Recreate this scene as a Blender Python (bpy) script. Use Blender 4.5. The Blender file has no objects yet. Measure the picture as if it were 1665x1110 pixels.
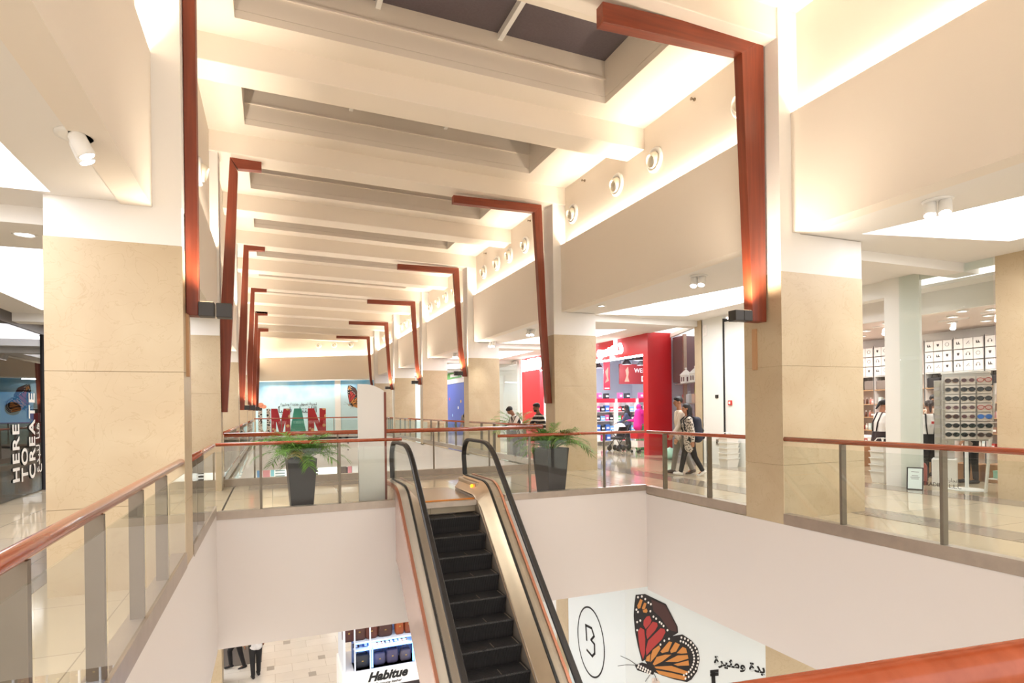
import bpy, bmesh, math, random
import numpy as np
from mathutils import Vector, Matrix
random.seed(7)
PI = math.pi
scene = bpy.context.scene
col = scene.collection

# ------------------------------------------------------------------ camera
F_PX, YAW, ROLL, CY, CAMH = 967.0, 0.384, -0.0127, 664.0, 1.6
fwd = Vector((math.sin(YAW), math.cos(YAW), 0))
rgt0 = Vector((math.cos(YAW), -math.sin(YAW), 0))
up0 = Vector((0, 0, 1))
cr, sr = math.cos(ROLL), math.sin(ROLL)
rgt = rgt0 * cr + up0 * sr
upv = up0 * cr - rgt0 * sr
cam_d = bpy.data.cameras.new('camera')
cam = bpy.data.objects.new('camera', cam_d)
col.objects.link(cam)
cam_d.sensor_fit = 'HORIZONTAL'
cam_d.sensor_width = 36
cam_d.lens = F_PX / 1665 * 36
cam_d.shift_y = (CY - 555) / 1665
cam_d.clip_start = 0.05
cam_d.clip_end = 300
m = Matrix.Identity(4)
for i in range(3):
    m[i][0] = rgt[i]; m[i][1] = upv[i]; m[i][2] = -fwd[i]
m[2][3] = CAMH
cam.matrix_world = m
scene.camera = cam
scene.view_settings.view_transform = 'Standard'
scene.view_settings.look = 'None'
scene.view_settings.gamma = 1
scene.view_settings.exposure = 0.66
scene.cycles.max_bounces = 7
scene.cycles.diffuse_bounces = 4
scene.cycles.glossy_bounces = 4
scene.cycles.transmission_bounces = 4
scene.cycles.transparent_max_bounces = 24
scene.cycles.caustics_reflective = False
scene.cycles.caustics_refractive = False
scene.cycles.sample_clamp_indirect = 6

def ray(px, py):
    return rgt * ((px - 832.5) / F_PX) - upv * ((py - CY) / F_PX) + fwd
def at(px, py, x=None, y=None, z=None):
    """where the sight line of a photo point meets a real plane of the building"""
    d = ray(px, py)
    t = x / d.x if x is not None else y / d.y if y is not None else (z - CAMH) / d.z
    return d * t + Vector((0, 0, CAMH))
def on_plane(px, py, P, n):
    d = ray(px, py); o = Vector((0, 0, CAMH))
    t = (Vector(P) - o).dot(n) / d.dot(n)
    return o + d * t

# ------------------------------------------------------------------ materials
def s2l(c):
    return c / 12.92 if c <= 0.04045 else ((c + 0.055) / 1.055) ** 2.4
def rgb(h):
    if isinstance(h, str):
        return tuple(s2l(int(h[i:i + 2], 16) / 255) for i in (0, 2, 4)) + (1,)
    return tuple(s2l(v / 255) for v in h) + (1,)
MATS = {}
def mat(name, color, rough=0.6, metal=0.0, noise=0.0, nscale=4.0, bump=0.0, bscale=60, spec=0.5, emit=0.0, ecol=None, coat=0.0):
    if name in MATS: return MATS[name]
    M = bpy.data.materials.new(name); M.use_nodes = True
    nt = M.node_tree; b = nt.nodes['Principled BSDF']
    c = rgb(color)
    b.inputs['Base Color'].default_value = c
    b.inputs['Roughness'].default_value = rough
    b.inputs['Metallic'].default_value = metal
    b.inputs['Specular IOR Level'].default_value = spec
    b.inputs['Coat Weight'].default_value = coat
    tc = None
    if noise > 0 or bump > 0:
        tc = nt.nodes.new('ShaderNodeTexCoord')
    if noise > 0:
        n = nt.nodes.new('ShaderNodeTexNoise'); n.inputs['Scale'].default_value = nscale; n.inputs['Detail'].default_value = 5
        nt.links.new(tc.outputs['Object'], n.inputs['Vector'])
        r = nt.nodes.new('ShaderNodeValToRGB')
        r.color_ramp.elements[0].position = 0.3; r.color_ramp.elements[1].position = 0.7
        r.color_ramp.elements[0].color = tuple(v * (1 - noise) for v in c[:3]) + (1,)
        r.color_ramp.elements[1].color = tuple(min(1, v * (1 + noise * .6)) for v in c[:3]) + (1,)
        nt.links.new(n.outputs['Fac'], r.inputs['Fac']); nt.links.new(r.outputs['Color'], b.inputs['Base Color'])
    if bump > 0:
        n2 = nt.nodes.new('ShaderNodeTexNoise'); n2.inputs['Scale'].default_value = bscale
        nt.links.new(tc.outputs['Object'], n2.inputs['Vector'])
        bp = nt.nodes.new('ShaderNodeBump'); bp.inputs['Strength'].default_value = bump; bp.inputs['Distance'].default_value = .01
        nt.links.new(n2.outputs['Fac'], bp.inputs['Height']); nt.links.new(bp.outputs['Normal'], b.inputs['Normal'])
    if emit > 0:
        b.inputs['Emission Color'].default_value = rgb(ecol or color)
        b.inputs['Emission Strength'].default_value = emit
    MATS[name] = M
    return M
def glass_mat(name, tint, fr=1.45, rough=0.0, boost=0.0):
    M = bpy.data.materials.new(name); M.use_nodes = True
    nt = M.node_tree; nt.nodes.clear()
    o = nt.nodes.new('ShaderNodeOutputMaterial'); mx = nt.nodes.new('ShaderNodeMixShader')
    t = nt.nodes.new('ShaderNodeBsdfTransparent'); g = nt.nodes.new('ShaderNodeBsdfGlossy')
    t.inputs['Color'].default_value = tuple(tint) + (1,)
    g.inputs['Roughness'].default_value = rough
    f0 = nt.nodes.new('ShaderNodeFresnel'); f0.inputs['IOR'].default_value = fr
    ge = nt.nodes.new('ShaderNodeNewGeometry'); iv = nt.nodes.new('ShaderNodeMath'); iv.operation = 'SUBTRACT'; iv.inputs[0].default_value = 1
    f = nt.nodes.new('ShaderNodeMath'); f.operation = 'MULTIPLY'          # the inner side of the pane adds no second mirror
    nt.links.new(ge.outputs['Backfacing'], iv.inputs[1]); nt.links.new(f0.outputs[0], f.inputs[0]); nt.links.new(iv.outputs[0], f.inputs[1])
    if boost:
        a = nt.nodes.new('ShaderNodeMath'); a.operation = 'ADD'; a.inputs[1].default_value = boost; a.use_clamp = True
        nt.links.new(f.outputs[0], a.inputs[0]); nt.links.new(a.outputs[0], mx.inputs[0])
    else:
        nt.links.new(f.outputs[0], mx.inputs[0])
    nt.links.new(t.outputs[0], mx.inputs[1]); nt.links.new(g.outputs[0], mx.inputs[2]); nt.links.new(mx.outputs[0], o.inputs['Surface'])
    MATS[name] = M
    return M
def wood_mat(name, c1, c2, rough, axis=2, coat=0.0):
    M = bpy.data.materials.new(name); M.use_nodes = True
    nt = M.node_tree; b = nt.nodes['Principled BSDF']; b.inputs['Roughness'].default_value = rough; b.inputs['Coat Weight'].default_value = coat
    tc = nt.nodes.new('ShaderNodeTexCoord'); mp = nt.nodes.new('ShaderNodeMapping')
    sc = [14, 14, 14]; sc[axis] = 0.8; mp.inputs['Scale'].default_value = sc
    n = nt.nodes.new('ShaderNodeTexNoise'); n.inputs['Scale'].default_value = 1.5; n.inputs['Detail'].default_value = 6
    r = nt.nodes.new('ShaderNodeValToRGB'); r.color_ramp.elements[0].position = .3; r.color_ramp.elements[1].position = .75
    r.color_ramp.elements[0].color = rgb(c1); r.color_ramp.elements[1].color = rgb(c2)
    nt.links.new(tc.outputs['Object'], mp.inputs[0]); nt.links.new(mp.outputs[0], n.inputs['Vector'])
    nt.links.new(n.outputs['Fac'], r.inputs['Fac']); nt.links.new(r.outputs['Color'], b.inputs['Base Color'])
    MATS[name] = M
    return M
def stone_mat():
    M = bpy.data.materials.new('stone'); M.use_nodes = True
    nt = M.node_tree; b = nt.nodes['Principled BSDF']; b.inputs['Roughness'].default_value = .42
    tc = nt.nodes.new('ShaderNodeTexCoord')
    n = nt.nodes.new('ShaderNodeTexNoise'); n.inputs['Scale'].default_value = 1.1; n.inputs['Detail'].default_value = 8; n.inputs['Distortion'].default_value = 1.2
    nt.links.new(tc.outputs['Object'], n.inputs['Vector'])
    r = nt.nodes.new('ShaderNodeValToRGB'); e = r.color_ramp.elements
    e[0].position = .25; e[0].color = rgb('BCA788'); e[1].position = .75; e[1].color = rgb('CAB99B')
    x = e.new(.5); x.color = rgb('C3B091')
    nt.links.new(n.outputs['Fac'], r.inputs['Fac'])
    v = nt.nodes.new('ShaderNodeTexNoise'); v.inputs['Scale'].default_value = 2.6; v.inputs['Detail'].default_value = 10; v.inputs['Distortion'].default_value = 2.5
    nt.links.new(tc.outputs['Object'], v.inputs['Vector'])
    rv = nt.nodes.new('ShaderNodeValToRGB'); ev = rv.color_ramp.elements
    ev[0].position = .485; ev[0].color = (1, 1, 1, 1); ev[1].position = .515; ev[1].color = (1, 1, 1, 1)
    k = ev.new(.5); k.color = (.86, .82, .76, 1)
    nt.links.new(v.outputs['Fac'], rv.inputs['Fac'])
    mx = nt.nodes.new('ShaderNodeMix'); mx.data_type = 'RGBA'; mx.blend_type = 'MULTIPLY'; mx.inputs[0].default_value = .7
    nt.links.new(r.outputs['Color'], mx.inputs[6]); nt.links.new(rv.outputs['Color'], mx.inputs[7])
    nt.links.new(mx.outputs[2], b.inputs['Base Color'])
    MATS['stone'] = M
    return M
def tile_mat(name, c1, c2, mortar, sx, sy, rough, ms=.004, offset=0.0, noise=.06):
    M = bpy.data.materials.new(name); M.use_nodes = True
    nt = M.node_tree; b = nt.nodes['Principled BSDF']; b.inputs['Roughness'].default_value = rough
    tc = nt.nodes.new('ShaderNodeTexCoord')
    br = nt.nodes.new('ShaderNodeTexBrick'); br.offset = offset
    br.inputs['Scale'].default_value = 1; br.inputs['Brick Width'].default_value = sx; br.inputs['Row Height'].default_value = sy
    br.inputs['Mortar Size'].default_value = ms; br.inputs['Mortar Smooth'].default_value = .1
    br.inputs['Color1'].default_value = rgb(c1); br.inputs['Color2'].default_value = rgb(c2); br.inputs['Mortar'].default_value = rgb(mortar)
    nt.links.new(tc.outputs['Object'], br.inputs['Vector'])
    n = nt.nodes.new('ShaderNodeTexNoise'); n.inputs['Scale'].default_value = 3; n.inputs['Detail'].default_value = 6
    nt.links.new(tc.outputs['Object'], n.inputs['Vector'])
    r = nt.nodes.new('ShaderNodeValToRGB'); r.color_ramp.elements[0].color = (1 - noise * 2,) * 3 + (1,); r.color_ramp.elements[1].color = (1, 1, 1, 1)
    nt.links.new(n.outputs['Fac'], r.inputs['Fac'])
    mx = nt.nodes.new('ShaderNodeMix'); mx.data_type = 'RGBA'; mx.blend_type = 'MULTIPLY'; mx.inputs[0].default_value = 1
    nt.links.new(br.outputs['Color'], mx.inputs[6]); nt.links.new(r.outputs['Color'], mx.inputs[7])
    nt.links.new(mx.outputs[2], b.inputs['Base Color'])
    MATS[name] = M
    return M

paint = mat('hall_paint', 'F0E7DB', .85, bump=.04)
paintw = mat('white_paint', 'EFECE8', .8, bump=.03)
stone = stone_mat()
wood = wood_mat('frame_wood', '702E1A', '883C22', .45, 2)
railwood = wood_mat('handrail_wood', '9A4524', 'AE5533', .25, 1, .5)
steel = mat('brushed_steel', 'B3A699', .36, .6, noise=.08, nscale=8)
steeld = mat('dark_steel', '5A544E', .4, .8)
chrome = mat('polished_steel', 'EAE4DC', .3, .7)
poststeel = mat('post_steel', '857B6E', .42, .6, noise=.06, nscale=8)
gold = mat('warm_steel', 'C6B196', .3, .8, noise=.05, nscale=5)
rose = mat('rose_steel', 'C98C76', .3, .7)
roselt = mat('pale_cladding', 'DCC6BE', .22, .55)
fascia = mat('edge_paint', 'E7E0DC', .75, bump=.02)
glass = glass_mat('clear_glass', (.962, .98, .966), 1.45, 0, .02)
glassb = glass_mat('edge_glass', (.95, .975, .965), 1.45)
black = mat('black_rubber', '1E1C1C', .45)
darkg = mat('charcoal', '39363A', .6)
tile = tile_mat('floor_tile', 'CDBDA2', 'C4B499', '9A8B74', 1.2, 1.2, .07, .005)
tileband = tile_mat('grey_tile', '9C8F80', '958878', '857868', .6, .6, .1, .004)
tilelow = tile_mat('lower_tile', 'F2ECE2', 'ECE5DA', 'CFC6B8', .9, .55, .14, .006, .5)
white = mat('gloss_white', 'F2F1EE', .35)
red = mat('red_panel', 'C8242C', .3)
led = mat('led_diffuser', 'FFFFFF', .5, emit=14.0)
ledw = mat('warm_led', 'FFE9C4', .5, emit=10.0, ecol='FFE2B4')
tray_glow = mat('tray_glow_paint', 'FFFFFF', .6, emit=2.6, ecol='F8F8FF')  # emission put into the tray tops, standing in for cove strip light
blackm = mat('ink_black', '141416', .5)

# ------------------------------------------------------------------ mesh helper
class MB:
    def __init__(s): s.bm = bmesh.new()
    def box(s, x0, x1, y0, y1, z0, z1):
        v = [s.bm.verts.new(p) for p in ((x0, y0, z0), (x1, y0, z0), (x1, y1, z0), (x0, y1, z0), (x0, y0, z1), (x1, y0, z1), (x1, y1, z1), (x0, y1, z1))]
        for f in ((3, 2, 1, 0), (4, 5, 6, 7), (0, 1, 5, 4), (1, 2, 6, 5), (2, 3, 7, 6), (3, 0, 4, 7)): s.bm.faces.new([v[i] for i in f])
        return s
    def obox(s, c, ax, hx, hy, hz, up=Vector((0, 0, 1))):
        """box centred at c, first axis ax (unit), third axis up"""
        c = Vector(c); ax = Vector(ax).normalized(); up = Vector(up); ay = up.cross(ax).normalized(); az = ax.cross(ay)
        v = []
        for k in (-1, 1):
            for i, j in ((-1, -1), (1, -1), (1, 1), (-1, 1)):
                v.append(s.bm.verts.new(c + ax * hx * i + ay * hy * j + az * hz * k))
        for f in ((3, 2, 1, 0), (4, 5, 6, 7), (0, 1, 5, 4), (1, 2, 6, 5), (2, 3, 7, 6), (3, 0, 4, 7)): s.bm.faces.new([v[i] for i in f])
        return s
    def prism(s, pts, off):
        """polygon pts (3D) extruded by vector off"""
        off = Vector(off); a = [s.bm.verts.new(Vector(p)) for p in pts]; b = [s.bm.verts.new(Vector(p) + off) for p in pts]
        n = len(pts); s.bm.faces.new(a); s.bm.faces.new(b[::-1])
        for i in range(n): s.bm.faces.new((a[i], b[i], b[(i + 1) % n], a[(i + 1) % n]))
        return s
    def face(s, pts):
        s.bm.faces.new([s.bm.verts.new(Vector(p)) for p in pts]); return s
    def tube(s, path, r, n=12, cap=True, rs=None):
        path = [Vector(p) for p in path]; rings = []; prev = None
        for i, p in enumerate(path):
            d = (path[min(i + 1, len(path) - 1)] - path[max(i - 1, 0)]).normalized()
            if prev is None:
                a = Vector((0, 0, 1)) if abs(d.z) < .9 else Vector((1, 0, 0))
                u = d.cross(a).normalized()
            else:
                u = (prev - d * prev.dot(d)).normalized()
            prev = u; w = d.cross(u); rr = rs[i] if rs else r
            rings.append([s.bm.verts.new(p + (u * math.cos(2 * PI * k / n) + w * math.sin(2 * PI * k / n)) * rr) for k in range(n)])
        for a, b in zip(rings, rings[1:]):
            for k in range(n): s.bm.faces.new((a[k], a[(k + 1) % n], b[(k + 1) % n], b[k]))
        if cap: s.bm.faces.new(rings[0][::-1]); s.bm.faces.new(rings[-1])
        return s
    def lathe(s, prof, c=(0, 0, 0), ax=(0, 0, 1), n=24):
        c = Vector(c); ax = Vector(ax).normalized(); a = Vector((1, 0, 0)) if abs(ax.x) < .9 else Vector((0, 1, 0))
        u = ax.cross(a).normalized(); w = ax.cross(u); rings = []
        for r, h in prof:
            rings.append([s.bm.verts.new(c + ax * h + (u * math.cos(2 * PI * k / n) + w * math.sin(2 * PI * k / n)) * max(r, 1e-4)) for k in range(n)])
        for A, B in zip(rings, rings[1:]):
            for k in range(n): s.bm.faces.new((A[k], A[(k + 1) % n], B[(k + 1) % n], B[k]))
        s.bm.faces.new(rings[0][::-1]); s.bm.faces.new(rings[-1])
        return s
    def sweep(s, sec, path_yz, x0):
        """section (dx, dn) swept along a path in the Y-Z plane at X=x0; dn is along the path normal"""
        rings = []
        P = [Vector((0, y, z)) for y, z in path_yz]
        for i, p in enumerate(P):
            d = (P[min(i + 1, len(P) - 1)] - P[max(i - 1, 0)]).normalized(); nrm = Vector((0, d.z, -d.y))
            rings.append([s.bm.verts.new(Vector((x0 + dx, 0, 0)) + p + nrm * dn) for dx, dn in sec])
        n = len(sec)
        for A, B in zip(rings, rings[1:]):
            for k in range(n): s.bm.faces.new((A[k], A[(k + 1) % n], B[(k + 1) % n], B[k]))
        s.bm.faces.new(rings[0][::-1]); s.bm.faces.new(rings[-1])
        return s
    def cap(s, p0, r0, p1, r1, n=12, m_=5):
        p0 = Vector(p0); p1 = Vector(p1); d = p1 - p0; L = d.length
        ax = d.normalized() if L > 1e-6 else Vector((0, 0, 1))
        prof = [(r0 * math.cos(t), r0 * math.sin(t)) for t in [-PI / 2 + PI / 2 * i / m_ for i in range(m_ + 1)]]
        prof += [(r1 * math.cos(t), L + r1 * math.sin(t)) for t in [PI / 2 * i / m_ for i in range(m_ + 1)]]
        return s.lathe(prof, p0, ax, n)
    def ell(s, c, rx, ry, rz, n=16, m_=10, rot=None):
        c = Vector(c); rows = []
        for i in range(m_ + 1):
            t = -PI / 2 + PI * i / m_; row = []
            for k in range(n):
                p = Vector((rx * math.cos(t) * math.cos(2 * PI * k / n), ry * math.cos(t) * math.sin(2 * PI * k / n), rz * math.sin(t)))
                if i in (0, m_): p += Vector((1e-4 * math.cos(2 * PI * k / n), 1e-4 * math.sin(2 * PI * k / n), 0))
                row.append(s.bm.verts.new(c + (rot @ p if rot else p)))
            rows.append(row)
        for A, B in zip(rows, rows[1:]):
            for k in range(n): s.bm.faces.new((A[k], A[(k + 1) % n], B[(k + 1) % n], B[k]))
        s.bm.faces.new(rows[0][::-1]); s.bm.faces.new(rows[-1])
        return s
    def build(s, name, material, parent=None, smooth=False, bevel=0.0):
        bmesh.ops.recalc_face_normals(s.bm, faces=s.bm.faces)
        if bevel > 0:
            es = [e for e in s.bm.edges if len(e.link_faces) == 2 and e.calc_face_angle(0) > .6]
            bmesh.ops.bevel(s.bm, geom=es, offset=bevel, segments=2, affect='EDGES', profile=.5)
        me = bpy.data.meshes.new(name); s.bm.to_mesh(me); s.bm.free()
        if smooth:
            for p in me.polygons: p.use_smooth = True
        if material: me.materials.append(material)
        o = bpy.data.objects.new(name, me); col.objects.link(o)
        if parent is not None: o.parent = parent
        return o
def box(*a): return MB().box(*a)
def struct(o): o['kind'] = 'structure'; return o
def tag(o, label, cat, group=None):
    o['label'] = label; o['category'] = cat
    if group: o['group'] = group
    return o
def thing(name, label, cat, loc=(0, 0, 0), rz=0.0, group=None):
    o = bpy.data.objects.new(name, None); col.objects.link(o); o.location = loc; o.rotation_euler = (0, 0, rz)
    o.empty_display_size = .1
    return tag(o, label, cat, group)
def dup(root, loc=None, rz=None, label=None, group=None):
    r = root.copy(); col.objects.link(r)
    if loc is not None: r.location = loc
    if rz is not None: r.rotation_euler = (0, 0, rz)
    if label: r['label'] = label
    if group: r['group'] = group
    for ch in list(root.children):
        c = ch.copy(); col.objects.link(c); c.parent = r
        for g in list(ch.children):
            d = g.copy(); col.objects.link(d); d.parent = c
    return r
def lamp(kind, loc, power, color=(1, 1, 1), size=.1, size_y=None, rot=(0, 0, 0), spot=None, blend=.5):
    L = bpy.data.lights.new('light_' + kind.lower(), kind); L.energy = power; L.color = color
    if kind == 'AREA':
        L.shape = 'RECTANGLE' if size_y else 'SQUARE'; L.size = size
        if size_y: L.size_y = size_y
    elif kind == 'SPOT':
        L.spot_size = spot or 1.2; L.spot_blend = blend; L.shadow_soft_size = size
    else: L.shadow_soft_size = size
    o = bpy.data.objects.new('light_' + kind.lower(), L); col.objects.link(o); o.location = loc; o.rotation_euler = rot
    return o
# text as mesh ------------------------------------------------------
AR = {'ا': (0xFE8D, 0xFE8E, 0, 0), 'ب': (0xFE8F, 0xFE90, 0xFE91, 0xFE92), 'ة': (0xFE93, 0xFE94, 0, 0), 'ت': (0xFE95, 0xFE96, 0xFE97, 0xFE98),
      'ث': (0xFE99, 0xFE9A, 0xFE9B, 0xFE9C), 'ج': (0xFE9D, 0xFE9E, 0xFE9F, 0xFEA0), 'ح': (0xFEA1, 0xFEA2, 0xFEA3, 0xFEA4), 'د': (0xFEA9, 0xFEAA, 0, 0),
      'ر': (0xFEAD, 0xFEAE, 0, 0), 'س': (0xFEB1, 0xFEB2, 0xFEB3, 0xFEB4), 'ف': (0xFED1, 0xFED2, 0xFED3, 0xFED4), 'ق': (0xFED5, 0xFED6, 0xFED7, 0xFED8),
      'ل': (0xFEDD, 0xFEDE, 0xFEDF, 0xFEE0), 'م': (0xFEE1, 0xFEE2, 0xFEE3, 0xFEE4), 'ن': (0xFEE5, 0xFEE6, 0xFEE7, 0xFEE8), 'و': (0xFEED, 0xFEEE, 0, 0),
      'ي': (0xFEF1, 0xFEF2, 0xFEF3, 0xFEF4), 'ى': (0xFEEF, 0xFEF0, 0, 0), 'ه': (0xFEE9, 0xFEEA, 0xFEEB, 0xFEEC), 'ك': (0xFED9, 0xFEDA, 0xFEDB, 0xFEDC),
      'إ': (0xFE87, 0xFE88, 0, 0), 'ع': (0xFEC9, 0xFECA, 0xFECB, 0xFECC)}
def arabic(t):
    words = []
    for w in t.split(' '):
        out = []
        for i, ch in enumerate(w):
            if ch not in AR: out.append(ch); continue
            pj = i > 0 and w[i - 1] in AR and AR[w[i - 1]][2] != 0
            nj = AR[ch][2] != 0 and i + 1 < len(w) and w[i + 1] in AR
            out.append(chr(AR[ch][3] if pj and nj else AR[ch][1] if pj else AR[ch][2] if nj else AR[ch][0]))
        words.append(''.join(out[::-1]))
    return ' '.join(words[::-1])
def text(name, body, size, origin, xax, yax, material, parent=None, depth=.004, align='LEFT', shear=0.0, bold=0.0, spacing=1.0):
    c = bpy.data.curves.new('t', 'FONT'); c.body = body; c.size = size; c.align_x = align; c.extrude = depth; c.shear = shear; c.offset = bold; c.space_character = spacing
    c.resolution_u = 3
    o = bpy.data.objects.new('t', c); col.objects.link(o)
    dg = bpy.context.evaluated_depsgraph_get()
    me = bpy.data.meshes.new_from_object(o.evaluated_get(dg))
    bpy.data.objects.remove(o); bpy.data.curves.remove(c)
    xa = Vector(xax).normalized(); ya = Vector(yax).normalized(); za = xa.cross(ya)
    M = Matrix.Identity(4)
    for i in range(3): M[i][0] = xa[i]; M[i][1] = ya[i]; M[i][2] = za[i]; M[i][3] = origin[i]
    me.transform(M)
    me.materials.clear(); me.materials.append(material)
    me.name = name
    r = bpy.data.objects.new(name, me); col.objects.link(r)
    if parent is not None: r.parent = parent
    return r
# ================================================================== BUILDING SHELL
XR, XL = 6.6, -0.76
YF = [6.55 + 7.1 * k for k in range(-1, 7)]          # lines of the column frames (index 1 is the nearest pair in view)
YEND = 46.0
def zc(x): return 7.15 + (6.6 - x) * 0.022             # hall ceiling falls slightly to the right
CX0, CX1 = -1.2, 7.05
def slab(mb, x0, x1, y0, y1, d0, d1):
    mb.prism([(x0, y0, zc(x0) + d0), (x1, y0, zc(x1) + d0), (x1, y0, zc(x1) + d1), (x0, y0, zc(x0) + d1)], (0, y1 - y0, 0))
# ---- hall ceiling
SKX0, SKX1 = -0.43, 5.74
sky_openings = []
mb = MB()
ys = [-6.0]
for yf in YF[:-1]:
    sky_openings += [(yf + 1.0, yf + 2.9), (yf + 4.9, yf + 6.35)]
prev = -6.0
for a, b in sky_openings:
    if b > 50: break
    slab(mb, CX0, CX1, prev, a, 0, .12)
    slab(mb, CX0, SKX0, a, b, 0, .12); slab(mb, SKX1, CX1, a, b, 0, .12)
    prev = b
slab(mb, CX0, CX1, prev, 54, 0, .12)
ceiling = struct(mb.build('ceiling', paint))
n = 0
for yf in YF:
    for a, b in ((yf - .25, yf + .35), (yf + 3.43, yf + 4.05)):
        if a > 47: continue
        mb = MB(); slab(mb, -1.12, 6.95, a, b, -.42, .02)
        slab(mb, -1.12, 6.95, b, b + .14, -.24, .02)
        n += 1
        struct(mb.build('trim_%d' % n, paint, bevel=.012))
skyglass = mat('skylight_glass', '5E545A', .35, noise=.12, nscale=30)
n = 0
for a, b in sky_openings:
    if b > 50: break
    n += 1
    mb = MB()
    slab(mb, SKX0 - .05, SKX0, a - .05, b + .05, .125, .8); slab(mb, SKX1, SKX1 + .05, a - .05, b + .05, .125, .8)
    slab(mb, SKX0, SKX1, a - .05, a, .125, .8); slab(mb, SKX0, SKX1, b, b + .05, .125, .8)
    slab(mb, SKX0, SKX1, b - .03, b, .42, .45)                       # thin ledge round the shaft
    slab(mb, SKX0, SKX1, a, a + .03, .42, .45)
    w = struct(mb.build('window_%d' % n, paint))
    g = MB(); slab(g, SKX0, SKX1, a, b, .78, .82); g.build('pane', skyglass, w)
    for f in (1 / 3, 2 / 3):
        x = SKX0 + (SKX1 - SKX0) * f
        g = MB(); slab(g, x - .04, x + .04, a, b, .66, .79); g.build('mullion', white, w)

# ---- hall side walls, light coves and bulkheads
mb = MB(); mb.box(6.95, 7.05, -6, YEND, 5.55, 7.4); struct(mb.build('wall_right', paint))
mb = MB(); mb.box(6.82, 7.1, -6, YEND + 1, 4.03, 5.6); mb.box(6.82, 6.845, -6, YEND + 1, 5.6, 5.71); struct(mb.build('trim_30', paint))
mb = MB(); mb.box(-1.22, -1.12, -6, 52, 4.78, 7.5); struct(mb.build('wall_left', paint))
mb = MB(); mb.box(-1.25, -1.0, -6, 52, 3.5, 4.82); mb.box(-1.025, -1.0, -6, 52, 4.82, 4.93); struct(mb.build('trim_31', paint))
# ---- far end wall, turned a little to the right
FE = Vector((.863, -.506, 0)).normalized(); FN = Vector((-FE.y * -1, 0, 0)); FN = Vector((FE.y, -FE.x, 0))   # FN points to the viewer
FA = Vector((-.9, 49.3, 0))
def fp(s, back, z): p = FA + FE * s - FN * back; return Vector((p.x, p.y, z))
mb = MB()
mb.obox(fp(4.5, .25, 6.5), FE, 6.5, .04, 1.05)
struct(mb.build('wall_back', paint))
mb = MB(); mb.obox(fp(4.5, .75, 4.78), FE, 6.5, .75, .82); mb.obox(fp(4.5, .012, 5.65), FE, 6.5, .012, .06); struct(mb.build('trim_32', paint))

# ---- upper floors and the white edges of the openings
FT = .12
GY0, GY1 = .69, 9.55           # near opening
BY1 = 14.25                    # rear edge of the bridge
VY1 = 38.0                     # far edge of the second opening
mb = MB(); mb.box(XR + .02, 20, -6, 60, -FT, 0); mb.box(-12, XL - .02, -6, 60, -FT, 0); mb.box(XL, XR, -6, GY0 - .02, -FT, 0); mb.box(XL, XR, VY1, 60, -FT, 0); mb.box(XL + .01, XR - .01, GY1 + .02, BY1 - .02, -FT, 0)
struct(mb.build('floor', tile))
mb = MB(); mb.box(7.9, 8.5, -6, 60, -.01, .004); mb.box(-2.6, -2.0, -6, 60, -.01, .004); mb.box(XL + .3, XR - .3, 13.3, 13.9, -.01, .004); mb.box(10.6, 11.19, -6, 60, -.01, .004)
struct(mb.build('floor_border', tileband))
EDZ = -1.82
mb = MB()
mb.box(XR, XR + .2, GY0, GY1, EDZ - .06, -.063); struct(mb.build('wall_opening_right', fascia))
mb = MB(); mb.box(XL - .2, XL + .004, GY0, GY1, EDZ, .15); struct(mb.build('wall_opening_left', fascia))
mb = MB(); mb.box(XL - .2, 1.86, GY1, GY1 + .2, EDZ, .045); mb.box(3.7, XR + .2, GY1, GY1 + .2, EDZ, .01); mb.box(1.86, 3.7, GY1, GY1 + .2, EDZ, -.84); struct(mb.build('wall_opening_back', fascia))
mb = MB(); mb.box(XL, XR, GY0 - .2, GY0, EDZ, -.01); struct(mb.build('wall_opening_front', fascia))
mb = MB(); mb.box(XL - .2, XR + .2, BY1 - .2, BY1, EDZ, -.01); struct(mb.build('wall_bridge_back', fascia))
mb = MB(); mb.box(XR, XR + .2, BY1, VY1, EDZ, -.01); struct(mb.build('wall_second_opening_right', fascia))
mb = MB(); mb.box(-1.15, -.95, BY1, VY1, EDZ, -.01); struct(mb.build('wall_second_opening_left', fascia))
mb = MB(); mb.box(-1.15, XR + .2, VY1, VY1 + .2, EDZ, -.01); struct(mb.build('wall_second_opening_back', fascia))
# ceiling of the lower storey
mb = MB(); mb.box(XR + .2, 20, -6, 60, EDZ - .05, EDZ + .05); mb.box(-12, XL - .2, -6, 60, EDZ - .05, EDZ + .05); mb.box(XL - .2, XR + .2, GY1 + .2, BY1 - .2, EDZ - .05, EDZ + .05); mb.box(-1.15, XR + .2, VY1 + .2, 60, EDZ - .05, EDZ + .05)
mb.box(XL - .2, XR + .2, -6, GY0 - .2, EDZ - .05, EDZ + .05)
struct(mb.build('ceiling_lower', paintw))
LZ = -5.6
mb = MB(); mb.box(-14, 20, -6, 60, LZ - .1, LZ); struct(mb.build('floor_lower', tilelow))

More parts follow.
